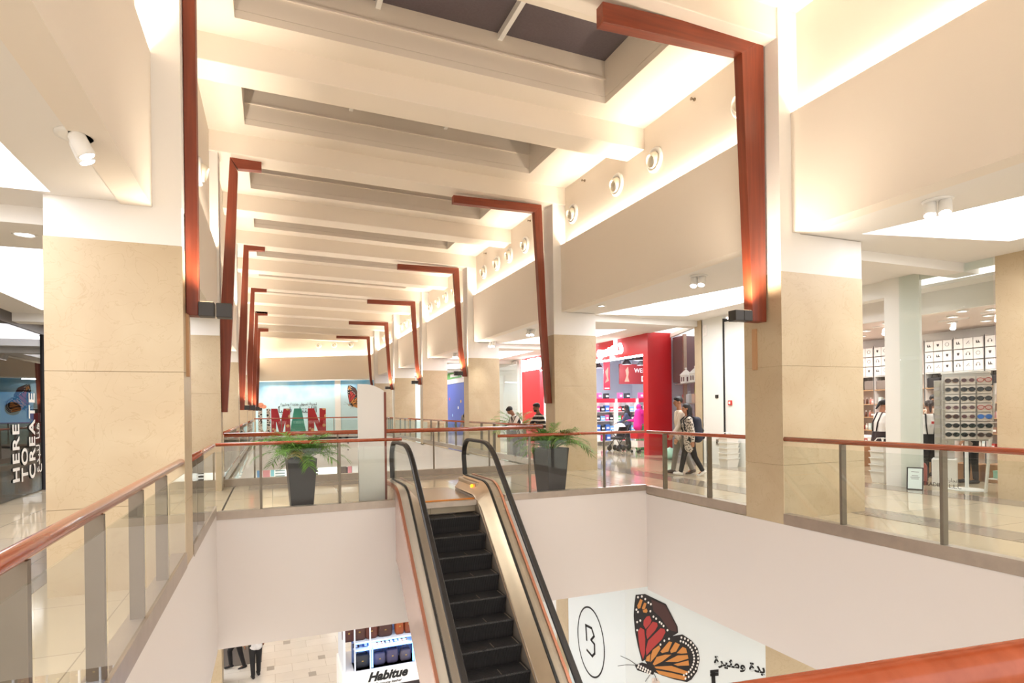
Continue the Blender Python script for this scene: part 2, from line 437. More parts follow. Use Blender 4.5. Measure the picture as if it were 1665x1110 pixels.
# ---- columns
def column(side, k, x0, x1, y0, y1, zs, joints, ztop, xu):
    """x0 hall face, x1 outer face"""
    a, b = min(x0, x1), max(x0, x1)
    mb = MB(); mb.box(a + .004, b - .004, y0 + .004, y1 - .004, zs, ztop - .03)
    ua, ub = min(x0, xu), max(x0, xu)
    mb.box(ua + .004, ub, y0 + .004, y1 - .004, ztop - .03, zc(xu) + .05)
    c = struct(mb.build('column', paintw))
    zz = [-.06 if side == 'r' else 0.0] + joints + [zs]
    for i in range(len(zz) - 1):
        MB().box(a, b, y0, y1, zz[i] + (.002 if i else 0), zz[i + 1] - .002).build('stone_cladding', stone, c)
    MB().box(a + .01, b - .01, y0 + .01, y1 - .01, zz[0], zs).build('stone_joint', mat('joint', 'A8906C', .8), c)
    return c
column('r', 0, 6.6, 8.2, 6.27, 6.98, 3.47, [.76, 2.15], 4.05, 6.97)
CYR = [13.45, 20.5, 27.5, 34.4, 41.4]
for k, y in enumerate(CYR):
    column('r', k + 1, 6.6, 7.8, y, y + .55, 3.45, [.76, 2.15], 4.05, 6.97)
column('l', 0, -.76, -1.83, 6.32, 6.86, 3.16, [.76, 1.98], 3.55, -1.15)
for k, y in enumerate([13.45, 20.5, 27.5, 34.4, 41.4]):
    column('l', k + 1, -.96, -1.9, y, y + .5, 3.16, [.76, 1.98], 3.55, -1.15)
# cable cover below the nearest right frame
struct(MB().box(6.575, 6.6, 6.72, 6.80, 2.12, 2.72).build('trim_33', mat('cable_cover', 'BE946C', .5)))
struct(MB().box(-.762, -.735, 6.5, 6.58, 1.95, 2.56).build('trim_34', mat('cable_cover', 'BE946C', .5)))

# ---- corridor ceilings with lit trays
def tray_cell(x0, x1, y0, y1, tr, z, depth, pwr):
    """ceiling cell with one raised tray; tr = four corners (x,y) near-inner, near-outer, far-outer, far-inner"""
    c = [(x0, y0), (x1, y0), (x1, y1), (x0, y1)]
    mb = MB()
    for i in range(4):
        j = (i + 1) % 4
        mb.face([(c[i][0], c[i][1], z), (c[j][0], c[j][1], z), (tr[j][0], tr[j][1], z), (tr[i][0], tr[i][1], z)])
        mb.face([(tr[i][0], tr[i][1], z), (tr[j][0], tr[j][1], z), (tr[j][0], tr[j][1], z + depth), (tr[i][0], tr[i][1], z + depth)])
    bm = mb.bm; bmesh.ops.remove_doubles(bm, verts=bm.verts, dist=.001)
    o = struct(mb.build('ceiling_corridor', paintw))
    MB().prism([(p[0], p[1], z + depth) for p in tr], (0, 0, .05)).build('glow_painted_top', tray_glow, o)  # plain tray top, its glow comes from the material instead of a lamp
    return o
RZ, RXF = 4.03, 11.2
prevy = -6.0
for k, yf in enumerate(YF):
    y1 = yf + .08
    ye = yf - .1
    if k == 0: ye = -1.0 + .2; y1 = -.45
    tr = [(9.0, ye - 4.3), (10.35, ye - 4.75), (10.35, ye - .45), (7.9, ye)] if k != 1 else [(8.75, ye - 4.3), (10.35, ye - 4.95), (10.35, ye - .95), (7.84, ye - .45)]
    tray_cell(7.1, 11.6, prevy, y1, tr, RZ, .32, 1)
    struct(MB().box(7.1, 11.6, y1, y1 + .38, 3.87, 4.2).build('trim_%d' % (40 + k), paintw))
    prevy = y1 + .38
prevy = -6.0
for k, yf in enumerate(YF):
    y1 = yf + .2; ye = yf - .3
    if k == 0: y1 = -.3; ye = -1.0
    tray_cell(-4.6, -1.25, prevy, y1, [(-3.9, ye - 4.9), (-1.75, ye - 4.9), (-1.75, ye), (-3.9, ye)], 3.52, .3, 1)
    struct(MB().box(-4.6, -1.25, y1, y1 + .38, 3.36, 3.7).build('trim_%d' % (60 + k), paintw))
    prevy = y1 + .38
# ================================================================== GUARD RAILINGS
def guard(label, p0, p1, inside, k0, k1, posts, name='guard_railing', zr=1.12, ext=(0, 0), kw=.13, postw=.08, joints=True, rr=.034):
    """railing from p0 to p1; inside = unit vector to the floor side; posts = distances along the run"""
    p0 = Vector((p0[0], p0[1], 0)); p1 = Vector((p1[0], p1[1], 0)); d = p1 - p0; L = d.length; d.normalize(); ins = Vector(inside)
    t = thing(name, label, 'railing', p0 + ins * .05, 0, 'glass guard railings along the openings')
    off = -(p0 + ins * .05)
    def W(s, i, z): return p0 + d * s + ins * i + Vector((0, 0, z)) + off
    MB().obox(W(L / 2, kw / 2 - .01, (k0 + k1) / 2), d, L / 2, kw / 2, (k1 - k0) / 2).build('kick_plate', steel, t)
    MB().tube([W(-ext[0], .035, zr - rr), W(L / 2, .035, zr - rr), W(L + ext[1], .035, zr - rr)], rr, 14).build('handrail', railwood, t, True)
    for s in posts:
        MB().obox(W(s, .05, (k1 + zr - rr * 2) / 2), d, .018, postw / 2, (zr - rr * 2 - k1) / 2 + .004).build('post', poststeel, t)
    ed = [0.0] + list(posts) + [L]
    for a, b in zip(ed, ed[1:]):
        if b - a < .12: continue
        MB().obox(W((a + b) / 2, .008, (k1 + 1.03) / 2), d, (b - a) / 2 - .012, .006, (1.03 - k1) / 2 + .002).build('glass_panel', glass, t)
    return t
A0 = -1.5
guard('glass guard railing on the near left, running up to the near left stone column', (XL, A0), (XL, 6.32), (-1, 0, 0), .15, .29, [.9, 2.0, 3.99, 4.97, 5.93, 6.86], zr=1.17)
guard('short glass guard railing on the left just behind the near left stone column', (XL, 6.86), (XL, GY1), (-1, 0, 0), .13, .25, [.45, 1.2], zr=1.15)
guard('glass guard railing in front of the left planter and the white totem', (XL, GY1), (1.86, GY1), (0, 1, 0), .045, .16, [.6, 1.73], zr=1.155, ext=(0, .08), postw=.03, rr=.026)
guard('glass guard railing in front of the right planter', (3.7, GY1), (XR, GY1), (0, 1, 0), .01, .12, [.5, 2.01], zr=1.155, ext=(.1, 0), postw=.03, rr=.026)
guard('short glass guard railing on the right in front of the walking couple', (XR, GY1), (XR, 6.98), (1, 0, 0), -.04, .1, [.52, 1.71], zr=1.155, rr=.03)
guard('glass guard railing on the right in front of the sunglasses shop', (XR, 6.27), (XR, -1.5), (1, 0, 0), -.06, .09, [.89, 2.1, 3.4, 4.7, 6.0], zr=1.16)
guard('nearest guard railing, its thick wooden handrail crossing the bottom right corner', (XL + .2, .855), (XR - .1, .0), (-.12, -.993, 0), -.06, .09, [.3, 3.2, 5.4], zr=1.197, rr=.037)
guard('glass guard railing along the rear edge of the bridge behind the planters', (-.96, BY1), (XR, BY1), (0, -1, 0), 0, .15, [.6, 2.36, 3.65, 4.62, 6.06], zr=1.15, rr=.05, postw=.03)
yprev = 14.0
for k, (a, b, lab) in enumerate([(14.3, 20.5, 'railing where the two men lean, beyond the bridge on the right'), (21.05, 27.5, 'railing beyond the bridge, by the blue shop panel side of the hall'), (28.05, 34.4, 'distant railing on the right between the third and fourth columns beyond the bridge'), (34.95, VY1, 'most distant side railing on the right, next to the far end railing')]):
    guard(lab, (XR, a), (XR, b), (1, 0, 0), .05, .2, [i * (b - a) / 5 for i in range(1, 5)], zr=1.17)
for k, (a, b, lab) in enumerate([(14.3, 20.5, 'left side railing right behind the bridge, partly hidden by the left columns'), (21.0, 27.5, 'second side railing on the left beyond the bridge'), (28.0, VY1, 'farthest side railing on the left beyond the bridge')]):
    guard(lab, (-.96, a), (-.96, b), (-1, 0, 0), .05, .2, [i * (b - a) / 5 for i in range(1, 5)], zr=1.17)
guard('far end railing in front of the big coloured letters', (-.96, VY1), (XR, VY1), (0, 1, 0), 0, .1, [1.5, 3, 4.5, 6], zr=1.22)

# ================================================================== WOODEN FRAMES
def frame(label, y0, th, post, arm, lampx=None, lampz=None, lampdir=1):
    c = post[-1]
    t = thing('wooden_frame', label, 'frame', (c[0], y0, c[1]), 0, 'angled wooden frames along the hall')
    o = Vector((c[0], y0, c[1]))
    def P(q): return Vector((q[0], y0, q[1])) - o
    MB().prism([P(q) for q in post], (0, th, 0)).build('post', wood, t, bevel=.006)
    MB().prism([P(q) for q in arm], (0, th, 0)).build('arm', MATS['arm_wood'], t, bevel=.006)
    return t
wood_mat('arm_wood', '702E1A', '883C22', .45, 0)
lampm = mat('lamp_housing', '3A3735', .45, .3)
def box_lamp(label, x, y, z, s=.07, d=1):
    t = thing('box_lamp', label, 'lamp', (x, y, z), 0, 'box lamps at the foot of the wooden frames')
    MB().box(-s, s, -s, s, -s, s).build('housing', lampm, t, bevel=.008)
    MB().box(-s + d * 2 * s + .015 * d, s + d * 2 * s + .015 * d, -s - .012, s - .012, -s - .006, s - .006).build('housing', lampm, t, bevel=.008)
    MB().box(-s * .8, s * .8, -s * .8, s * .8, s - .004, s + .003).build('lens', mat('lamp_lens', 'FFE3B8', .3, emit=2.0), t)
    return t
ordr = ['nearest', 'second', 'third', 'fourth', 'fifth', 'sixth']
# right side
frame('nearest wooden frame on the right, its arm below the dark skylight', 6.5, .16,
      [(6.17, 6.55), (6.31, 2.79), (6.56, 2.79), (6.57, 6.82)], [(6.57, 6.82), (3.93, 6.72), (3.93, 6.46), (6.17, 6.55)])
box_lamp('pair of black box lamps at the foot of the nearest right wooden frame', 6.2, 6.54, 2.86, .075, -1)
for k, y in enumerate([13.62, 20.62, 27.66, 34.7, 41.7]):
    if k == 0:
        post = [(6.18, 6.53), (6.34, 3.5), (6.46, 1.72), (6.6, 1.72), (6.48, 3.9), (6.38, 6.73)]
        arm = [(6.38, 6.73), (4.07, 6.70), (4.07, 6.52), (6.18, 6.53)]
    else:
        post = [(6.13, 6.5), (6.3, 3.7), (6.44, 2.78), (6.59, 2.78), (6.44, 3.9), (6.33, 6.7)]
        arm = [(6.33, 6.7), (4.12, 6.68), (4.12, 6.5), (6.13, 6.5)]
    frame('%s wooden frame on the right side of the hall, counted from the viewer' % ordr[k + 1], y, .16, post, arm)
    if k in (1, 2, 3):
        box_lamp('black box lamps at the foot of the %s right wooden frame' % ordr[k + 1], 6.36, y + .06, 2.9, .075, -1)
# left side
frame('nearest wooden post on the left, standing on the near left column', 6.5, .16,
      [(-.645, 6.7), (-.65, 2.545), (-.755, 2.545), (-.755, 6.95)], [(-.755, 6.95), (-.14, 6.93), (-.14, 6.7), (-.645, 6.7)])
box_lamp('pair of black box lamps at the foot of the nearest left wooden post', -.575, 6.5, 2.6, .07, 1)
for k, y in enumerate([13.62, 20.62, 27.66, 34.7, 41.7]):
    zt = [6.9, 6.95, 6.95, 7.0, 7.0][k]
    if k == 0:
        post = [(-.60, 6.62), (-.734, 3.5), (-.85, 1.6), (-.955, 1.6), (-.966, 3.5), (-.745, 6.9)]
    else:
        post = [(-.62, zt - .22), (-.72, 3.6), (-.80, 1.66), (-.93, 1.66), (-.95, 3.6), (-.76, zt)]
    frame('%s wooden frame on the left side of the hall, counted from the viewer' % ordr[k + 1], y, .16, post, [(post[-1][0], zt), (-.14, zt - .01), (-.14, zt - .2), (post[0][0], zt - .22)])
    if k in (1, 2, 3):
        box_lamp('black box lamps at the foot of the %s left wooden frame' % ordr[k + 1], -.72, y + .06, 1.74, .075, 1)

# ================================================================== AIR NOZZLES, SPRINKLERS, SPOTLIGHTS
def nozzle(label, loc, nrm, r=.25):
    """round air outlet on the wall: flange ring plus tilted cup"""
    nrm = Vector(nrm)
    t = thing('air_nozzle', label, 'air vent', loc, 0, 'round air nozzles above the light cove')
    MB().lathe([(r * .72, 0), (r, 0), (r, .03), (r * .92, .055), (r * .78, .06), (r * .72, .03)], (0, 0, 0), nrm, 32).build('ring', white, t, True)
    ax = (nrm + Vector((0, .0, -.35)) + Vector((nrm.y, -nrm.x, 0)) * 0).normalized()
    MB().lathe([(r * .66, .0), (r * .64, .02), (r * .6, .10), (r * .52, .14), (r * .46, .13), (r * .42, .05), (r * .3, .0)], (0, 0, 0), ax, 28).build('cup', mat('nozzle_grey', 'E4DCCB', .5), t, True)
    return t
yn = [7.3, 9.62, 10.98, 13.0, 15.95, 17.2, 18.3, 19.6, 23.2, 24.46, 25.76, 27.1, 30.4, 31.4, 32.5, 33.7, 37.5, 38.6, 39.6]
lab_n = ['nearest', 'second', 'third', 'fourth', 'fifth', 'sixth', 'seventh', 'eighth', 'ninth', 'tenth', 'eleventh', 'twelfth', 'thirteenth', 'fourteenth', 'fifteenth', 'sixteenth', 'seventeenth', 'eighteenth', 'nineteenth']
for y, l in zip(yn, lab_n):
    nozzle('%s round white air nozzle along the right wall, counted from the viewer' % l, (6.95, y, 6.38), (-1, 0, 0), .24)
for y, l in zip((11.5, 18.0), ('near', 'far')):
    nozzle('%s round white air nozzle on the left wall behind the wooden posts' % l, (-1.12, y, 5.75), (1, 0, 0), .24)
for s, l in zip((4.45, 5.7, 7.0), ('left', 'middle', 'right')):
    q = fp(s + .35, .21, 6.55)
    nozzle('%s one of three round air nozzles on the far end wall' % l, q, FN, .22)
for y, l in zip((8.45, 12.4, 15.6, 19.4), ('nearest', 'second', 'third', 'fourth')):
    t = tag(MB().lathe([(.03, 0), (.03, .02), (.012, .03), (.012, .07), (.028, .075), (.028, .085)], (0, 0, 0), (-1, 0, 0), 10).build('sprinkler', mat('sprinkler_metal', '7A6A58', .4, .7)), '%s tiny sprinkler head high on the right wall' % l, 'sprinkler', 'sprinkler heads on the right wall')
    t.location = (6.95, y, 6.98)
def twin_spot(label, loc, aim, s=1.0, power=40):
    t = thing('twin_spotlight', label, 'lamp', loc, math.atan2(aim[1], aim[0]), 'twin spotlights under the bulkheads')
    MB().lathe([(.16 * s, 0), (.16 * s, -.015), (.12 * s, -.02)], (0, 0, 0), (0, 0, 1), 24).build('base_plate', white, t, True)
    for j in (-1, 1):
        ax = Vector((.45, 0, -1)).normalized(); c = Vector((0, .075 * s * j, -.03))
        MB().box(-.012, .012, .075 * s * j - .012, .075 * s * j + .012, -.06, 0).build('bracket', darkg, t)
        h = MB().lathe([(.05 * s, -.02), (.066 * s, .0), (.07 * s, .17 * s), (.062 * s, .175 * s)], c, ax, 20).build('lamp_head', white, t, True)
        MB().lathe([(.058 * s, .174 * s), (.055 * s, .18 * s)], c, ax, 20).build('lens', led, h)
    if power:
        a = Vector(aim).normalized() * .45 + Vector((0, 0, -1)); q = a.to_track_quat('-Z', 'Y').to_euler()
        lamp('SPOT', Vector(loc) + Vector((aim[0] * .1, aim[1] * .1, -.25)), power, (1, .95, .88), .05, None, q, 1.5, .7)
    return t
for y, l in zip((4.68, 8.98, 12.35, 16.7, 20.14, 24.7, 28.3, 36.1), ('nearest', 'second', 'third', 'fourth', 'fifth', 'sixth', 'seventh', 'eighth')):
    if y == 12.35: continue
    twin_spot('%s twin white spotlight under the right bulkhead' % l, (7.42, y, 4.03), (-.9, -.5, 0), 1.0, 90 if y < 30 else 0)
twin_spot('twin white spotlight under the left bulkhead, near the top left corner', (-1.22, 4.9, 3.52), (.9, .2, 0), .8, 90)
for y, l in zip((9.2, 16.4, 23.5), ('behind the near left column', 'farther along the left side', 'far along the left side')):  # hidden repeats of the left twin spotlight, added to fill the hall with light
    twin_spot('unseen twin white spotlight added for fill under the left bulkhead, %s' % l, (-1.22, y, 3.52), (.9, .2, 0), .8, 90)
def downlight(label, loc, r=.09, parent=None, group='round downlights in the corridor ceilings', name='downlight', power=0):
    t = thing(name, label, 'lamp', loc, 0, group)
    MB().lathe([(r, 0), (r, -.02), (r * .8, -.024), (r * .78, -.005)], (0, 0, 0), (0, 0, 1), 24).build('ring', white, t, True)
    MB().lathe([(r * .77, -.002), (r * .77, -.008)], (0, 0, 0), (0, 0, 1), 24).build('lens', led, t)
    return t
downlight('round downlight in the near right ceiling tray beside the twin spotlight', (8.35, 4.7, 4.345), .11)
downlight('round downlight in the right corridor soffit above the second column', (7.33, 12.35, 4.03), .1)
downlight('round ceiling vent light in the left corridor', (-2.4, 7.75, 3.52), .11)

# ================================================================== ESCALATOR
def kpath(z_flat, y_end, z0, y0, slope, y_stop, r=.5, n=8):
    """profile (y,z): flat at z_flat from y_end down to a bend, then falling along z=z0+slope*(y-y0)"""
    yb = y0 + (z_flat - z0) / slope
    pts = [(y_end, z_flat)]
    th = math.atan(slope); L = r * math.tan(th / 2)
    cy, cz = yb + L, z_flat - r
    for i in range(n + 1):
        a = PI / 2 + th * i / n
        pts.append((cy + r * math.cos(a), cz + r * math.sin(a)))
    pts.append((y_stop, z0 + slope * (y_stop - y0)))
    return pts
EX0, EX1, ESL = 2.0, 3.36, .88
EYE = 1.75
esc = thing('escalator', 'escalator with black steps, glass sides and black handrails coming up through the opening', 'escalator', (2.68, 5.5, -5.6))
EO = -Vector((2.68, 5.5, -5.6))
def EB(mb, *a, **k):
    bmesh.ops.translate(mb.bm, verts=mb.bm.verts, vec=EO); return mb.build(*a, parent=esc, **k)
deck = kpath(.36, 10.75, -.05, 9.0, ESL, EYE + .3, .7)
hand = kpath(1.04, 10.45, .755, 9.0, ESL + .02, EYE + .5, 1.0)
for X, s, side in ((EX0, -1, 'l'), (EX1, 1, 'r')):
    # handrail with newel loop
    R = .33; loop = [(10.45 + R * math.sin(a), 1.04 - R + R * math.cos(a)) for a in [PI * .62 * i / 8 for i in range(8, 0, -1)]]
    pl = [(10.72, .38)] + loop + hand
    mb = MB(); mb.sweep([(-.042, -.018), (-.03, -.028), (.03, -.028), (.042, -.018), (.042, .012), (.028, .026), (-.028, .026), (-.042, .012)], pl, X); EB(mb, 'handrail', black, smooth=False)
    # glass
    mb = MB(); g0 = [Vector((X - .006, y, z - .02)) for y, z in hand]; g1 = [Vector((X - .006, y, z)) for y, z in deck]
    mb.prism(g0[::1] + g1[::-1] , (.012, 0, 0)); EB(mb, 'glass_panel', glassb)
    # black gasket along the foot of the glass
    mb = MB(); mb.sweep([(-.018, -.02), (.018, -.02), (.018, .022), (-.018, .022)], deck, X); EB(mb, 'gasket', black)
    # outer and inner decks
    o0, o1 = (X + s * .02, X + s * .17); i0, i1 = (X - s * .02, X - s * .2)
    mb = MB(); mb.sweep([(min(o0, o1) - X, -.05), (max(o0, o1) - X, -.05), (max(o0, o1) - X, 0), (min(o0, o1) - X, 0)], deck, X); EB(mb, 'outer_deck', chrome if side == 'l' else steel)
    mb = MB(); mb.sweep([(-s * .02, -.05), (-s * .02, 0), (-s * .19, -.2), (-s * .2, -.215), (-s * .18, -.235)], deck, X); EB(mb, 'inner_deck', gold)
    # skirt beside the steps
    xs = X - s * .19
    mb = MB(); mb.prism([(xs, y, z - .24) for y, z in deck] + [(xs, y, z - .9) for y, z in deck[::-1]], (s * .02, 0, 0)); EB(mb, 'skirt_panel', steel)
    # newel base block
    mb = MB(); mb.box(X - .11 if s < 0 else X - .11, X + .17 if s > 0 else X + .11, 9.75, 10.8, .0, .33); EB(mb, 'newel_base', gold if side == 'r' else steel, bevel=.02)
    # truss cladding
    xo = X + s * .15
    mb = MB(); mb.prism([(xo, y, z - .04) for y, z in deck] + [(xo, y, z - 1.15) for y, z in deck[::-1]], (s * .03, 0, 0)); EB(mb, 'truss_cladding', roselt)
    mb = MB(); mb.sweep([(s * .165 - .02, -.03), (s * .165 + .02, -.03), (s * .165 + .02, .02), (s * .165 - .02, .02)], deck, X); EB(mb, 'edge_trim', rose)
mb = MB(); bt = [(EX0 - .1, y, z - 1.13) for y, z in deck if y < 9.5]; mb.prism(bt + [(p[0], p[1], p[2] - .05) for p in bt[::-1]], (EX1 - EX0 + .2, 0, 0)); EB(mb, 'truss_underside', steel)
# landing and comb
SX0, SX1 = EX0 + .205, EX1 - .205
mb = MB(); mb.box(SX0, SX1, 9.62, 11.2, .005, .085); EB(mb, 'landing_plate', mat('landing_steel', 'A99884', .3, .7))
mb = MB(); mb.box(SX0, SX1, 9.55, 9.62, .03, .1); EB(mb, 'comb_strip', mat('comb_orange', 'E08A2A', .45))
mb = MB(); mb.box(SX0, SX1, 9.44, 9.55, .0, .085); EB(mb, 'comb_plate', steel)
mb = MB(); mb.lathe([(.03, 0), (.03, .02), (.01, .03)], (EX1 - .112, 9.95, .25), (-1, -.3, 0), 14); EB(mb, 'indicator_lamp', mat('orange_lamp', 'FF9A2A', .4, emit=4, ecol='FF8A10'), smooth=True)
stepm = bpy.data.materials.new('step_grooves'); stepm.use_nodes = True
nt = stepm.node_tree; b = nt.nodes['Principled BSDF']; b.inputs['Roughness'].default_value = .5; b.inputs['Metallic'].default_value = .2
tc = nt.nodes.new('ShaderNodeTexCoord'); wv = nt.nodes.new('ShaderNodeTexWave'); wv.inputs['Scale'].default_value = 20; wv.bands_direction = 'X'
rp = nt.nodes.new('ShaderNodeValToRGB'); rp.color_ramp.elements[0].color = rgb('19191B'); rp.color_ramp.elements[1].color = rgb('3B393A')
nt.links.new(tc.outputs['Object'], wv.inputs['Vector']); nt.links.new(wv.outputs['Fac'], rp.inputs['Fac']); nt.links.new(rp.outputs['Color'], b.inputs['Base Color'])
bp = nt.nodes.new('ShaderNodeBump'); bp.inputs['Strength'].default_value = .5; bp.inputs['Distance'].default_value = .01
nt.links.new(wv.outputs['Fac'], bp.inputs['Height']); nt.links.new(bp.outputs['Normal'], b.inputs['Normal'])
edge_y = mat('step_edge', '8C7F72', .5, .4)
run, rise = .285, .25
ztop, ynose = .075, 9.44
lev = [(9.44, .05), (9.29, -.10)]
y, z = 9.29, -.14
for i in range(24):
    # tread from nose y back to y+run, curved riser below the nose
    if z < -5.3: break
    mb = MB()
    prof = [(y + run + .02, z), (y, z), (y - .012, z - .02), (y + .01, z - .09), (y + .03, z - .17), (y + .035, z - rise - .03), (y + run + .02, z - rise - .03)]
    mb.prism([(SX0, a, b_) for a, b_ in prof], (SX1 - SX0, 0, 0)); st = EB(mb, 'step', stepm)
    mb = MB(); mb.box(SX1 - .04, SX1 - .025, y + .01, y + run - .02, z, z + .004); bmesh.ops.translate(mb.bm, verts=mb.bm.verts, vec=EO); mb.build('demarcation_line', edge_y, st)
    mb = MB(); mb.box(SX0 + .55, SX0 + .56, y + .02, y + run - .1, z, z + .003); bmesh.ops.translate(mb.bm, verts=mb.bm.verts, vec=EO); mb.build('demarcation_line', edge_y, st)
    y -= run; z -= rise

# ================================================================== TOTEM AND PLANTERS
tt = thing('totem', 'tall white totem with a brown edge beside the head of the escalator', 'sign', (1.52, 9.95, 0))
def arch(x): return 2.02 - .13 * ((x + .2) / .4) ** 2.2 if x > -.2 else 2.02
prof = [(-.215, .03)] + [(.2, .03)] + [(x, 2.03 - .11 * max(0, (x + .1) / .3) ** 1.8) for x in [.2 - .042 * i for i in range(10)]] + [(-.215, 2.03)]
MB().prism([(x, -.05, z) for x, z in prof], (0, .1, 0)).build('panel', mat('totem_white', 'E9E7E3', .4), tt)
MB().box(.2, .235, -.06, .06, .03, 1.9).build('edge_strip', wood, tt)
MB().box(-.23, .25, -.15, .15, 0, .03).build('foot_plate', steel, tt)

leafm = mat('palm_leaf', '6C9C42', .5, noise=.35, nscale=5)
leafd = mat('dry_palm_leaf', '7F7A3A', .55, noise=.3, nscale=6)
stemm = mat('palm_stem', '6E7D3A', .5)
def frond(rnd, L, rise_, droop, az, nl=22, ll=.24, w=.013):
    """arched rachis with two rows of leaflets, root at origin"""
    pts = []; d = Vector((math.cos(az), math.sin(az), 0))
    N = 12; p = Vector((0, 0, 0)); ang = rise_
    for i in range(N + 1):
        pts.append(p.copy()); p = p + (d * math.cos(ang) + Vector((0, 0, math.sin(ang)))) * (L / N); ang -= droop / N
    mb = MB(); mb.tube(pts, .006, 5, rs=[.007 - .005 * i / N for i in range(N + 1)])
    side = d.cross(Vector((0, 0, 1)))
    for j in range(nl):
        f = .22 + .78 * j / (nl - 1); k = min(int(f * N), N - 1); a = pts[k].lerp(pts[k + 1], f * N - k); t = (pts[k + 1] - pts[k]).normalized()
        upn = side.cross(t).normalized()
        for s in (-1, 1):
            l = ll * (math.sin(PI * min(1, .25 + .75 * (1 - abs(f - .5)))) * .5 + .6) * rnd.uniform(.8, 1.15) * (1.15 - .55 * f)
            dr = (t * rnd.uniform(.5, .8) + side * s * rnd.uniform(.6, .9) + upn * rnd.uniform(-.05, .35)).normalized()
            q1 = a + dr * l * .5 + Vector((0, 0, -.02 * rnd.random())); q2 = a + dr * l + Vector((0, 0, -l * rnd.uniform(.15, .45)))
            wv_ = dr.cross(upn).normalized() * w * .5 * rnd.uniform(.8, 1.2)
            v = [mb.bm.verts.new(x) for x in (a - wv_ * .5, a + wv_ * .5, q1 + wv_, q1 - wv_, q2)]
            mb.bm.faces.new((v[0], v[1], v[2], v[3])); mb.bm.faces.new((v[3], v[2], v[4]))
    return mb
def planter(label, loc, seed, wt=.22, wb=.155, h=.86, nf=26, L=(.5, .75), dry=.1, rz=0.0, gloss=.4, ll=.24):
    rnd = random.Random(seed)
    t = thing('potted_palm', label, 'potted plant', loc, rz, 'potted palms in charcoal planters')
    pm = mat('planter_charcoal', '3C3A3E', .38)
    mb = MB(); ring = lambda w, z: [(-w, -w, z), (w, -w, z), (w, w, z), (-w, w, z)]
    R = [[mb.bm.verts.new(q) for q in ring(w, z)] for w, z in ((wb, 0), (wt, h), (wt - .025, h), (wt - .035, h - .06))]
    mb.bm.faces.new(R[0][::-1])
    for A, B in zip(R, R[1:]):
        for k in range(4): mb.bm.faces.new((A[k], A[(k + 1) % 4], B[(k + 1) % 4], B[k]))
    pot = mb.build('pot', pm, t, bevel=.006)
    s = MB(); s.box(-wt + .03, wt - .03, -wt + .03, wt - .03, h - .08, h - .05); so = s.build('soil', mat('soil', '2A211A', .95, bump=.5, bscale=40), t)
    for i in range(nf):
        az = 2 * PI * i * .381966 * 2.0 + rnd.uniform(-.3, .3); fr = i / nf
        m_ = frond(rnd, rnd.uniform(*L) * (1 - .25 * fr), .78 + .72 * fr + rnd.uniform(-.2, .2), rnd.uniform(1.1, 1.9), az, 30, ll)
        o = m_.build('frond', leafd if rnd.random() < dry else leafm, t)
        o.location = (math.cos(az) * .05, math.sin(az) * .05, h - .06)
    return t
planter('potted palm in a square charcoal planter left of the white totem', (.42, 9.98, 0), 3, rz=.06, nf=46, L=(.6, .86), dry=.06, ll=.27)
planter('potted palm in a square charcoal planter right of the escalator, with a few dry fronds', (4.83, 10.06, 0), 8, wt=.25, wb=.185, rz=.2, nf=42, L=(.62, .95), dry=.18, ll=.27)
planter('more distant potted palm with drooping leaves behind the leaning men', (7.25, 17.6, 0), 15, wt=.25, wb=.2, nf=20, L=(.9, 1.25), dry=.1, h=.9, ll=.34)
# ================================================================== SHOPS ON THE RIGHT
FX = 11.2
panelw = mat('pale_panel', 'ECECE6', .4)
shopwhite = mat('shop_white', 'F8F4F1', .6)
pinkish = mat('shop_ceiling', 'E9DAD2', .8)
# ---- near shop: stone pier, pale wall end, glass front
struct(MB().box(FX, FX + .5, 5.72, 6.16, 0, 4.03).build('wall_shop_pier', stone))
struct(MB().box(FX, FX + .07, 7.42, 8.1, 0, 4.03).build('wall_shop_end', panelw))
w = struct(MB().box(FX + .02, FX + .06, 6.16, 7.42, 3.9, 4.03).build('window_31', panelw))
MB().box(FX - .03, FX - .016, 6.18, 7.78, .02, 4.02).build('pane', glassb, w)
w = struct(MB().box(FX + .02, FX + .06, -6, 5.72, 3.9, 4.03).build('window_32', panelw))
MB().box(FX, FX + .014, -6, 5.72, .02, 3.95).build('pane', glassb, w)
struct(MB().box(FX + .1, FX + .4, 8.1, 12.0, 3.7, 4.03).build('trim_80', panelw))
# interior
struct(MB().box(15.45, 15.6, -6, 13.6, 0, 4.03).build('wall_shop_back', shopwhite))
struct(MB().box(FX + .9, 15.5, -6, 13.6, 3.36, 3.42).build('ceiling_shop', pinkish))
struct(MB().box(FX + .8, FX + .9, -6, 13.6, 3.36, 3.78).build('trim_81', paintw))
struct(MB().box(FX + .3, FX + .95, -6, 12.0, 3.78, 3.84).build('trim_82', shopwhite))
struct(MB().box(FX + .1, 15.5, 13.55, 13.65, 0, 4.03).build('wall_shop_side', shopwhite))
for i, (x, y) in enumerate([(11.8 + .45, 7.3), (12.85, 7.85), (13.76, 8.41), (12.6, 7.0), (13.4, 7.5), (14.2, 8.0), (12.4, 8.9), (13.2, 10.0), (14.1, 10.8), (14.3, 6.9)]):
    downlight('recessed downlight in the pink ceiling of the sunglasses shop', (x, y, 3.36), .1, group='downlights inside the sunglasses shop')
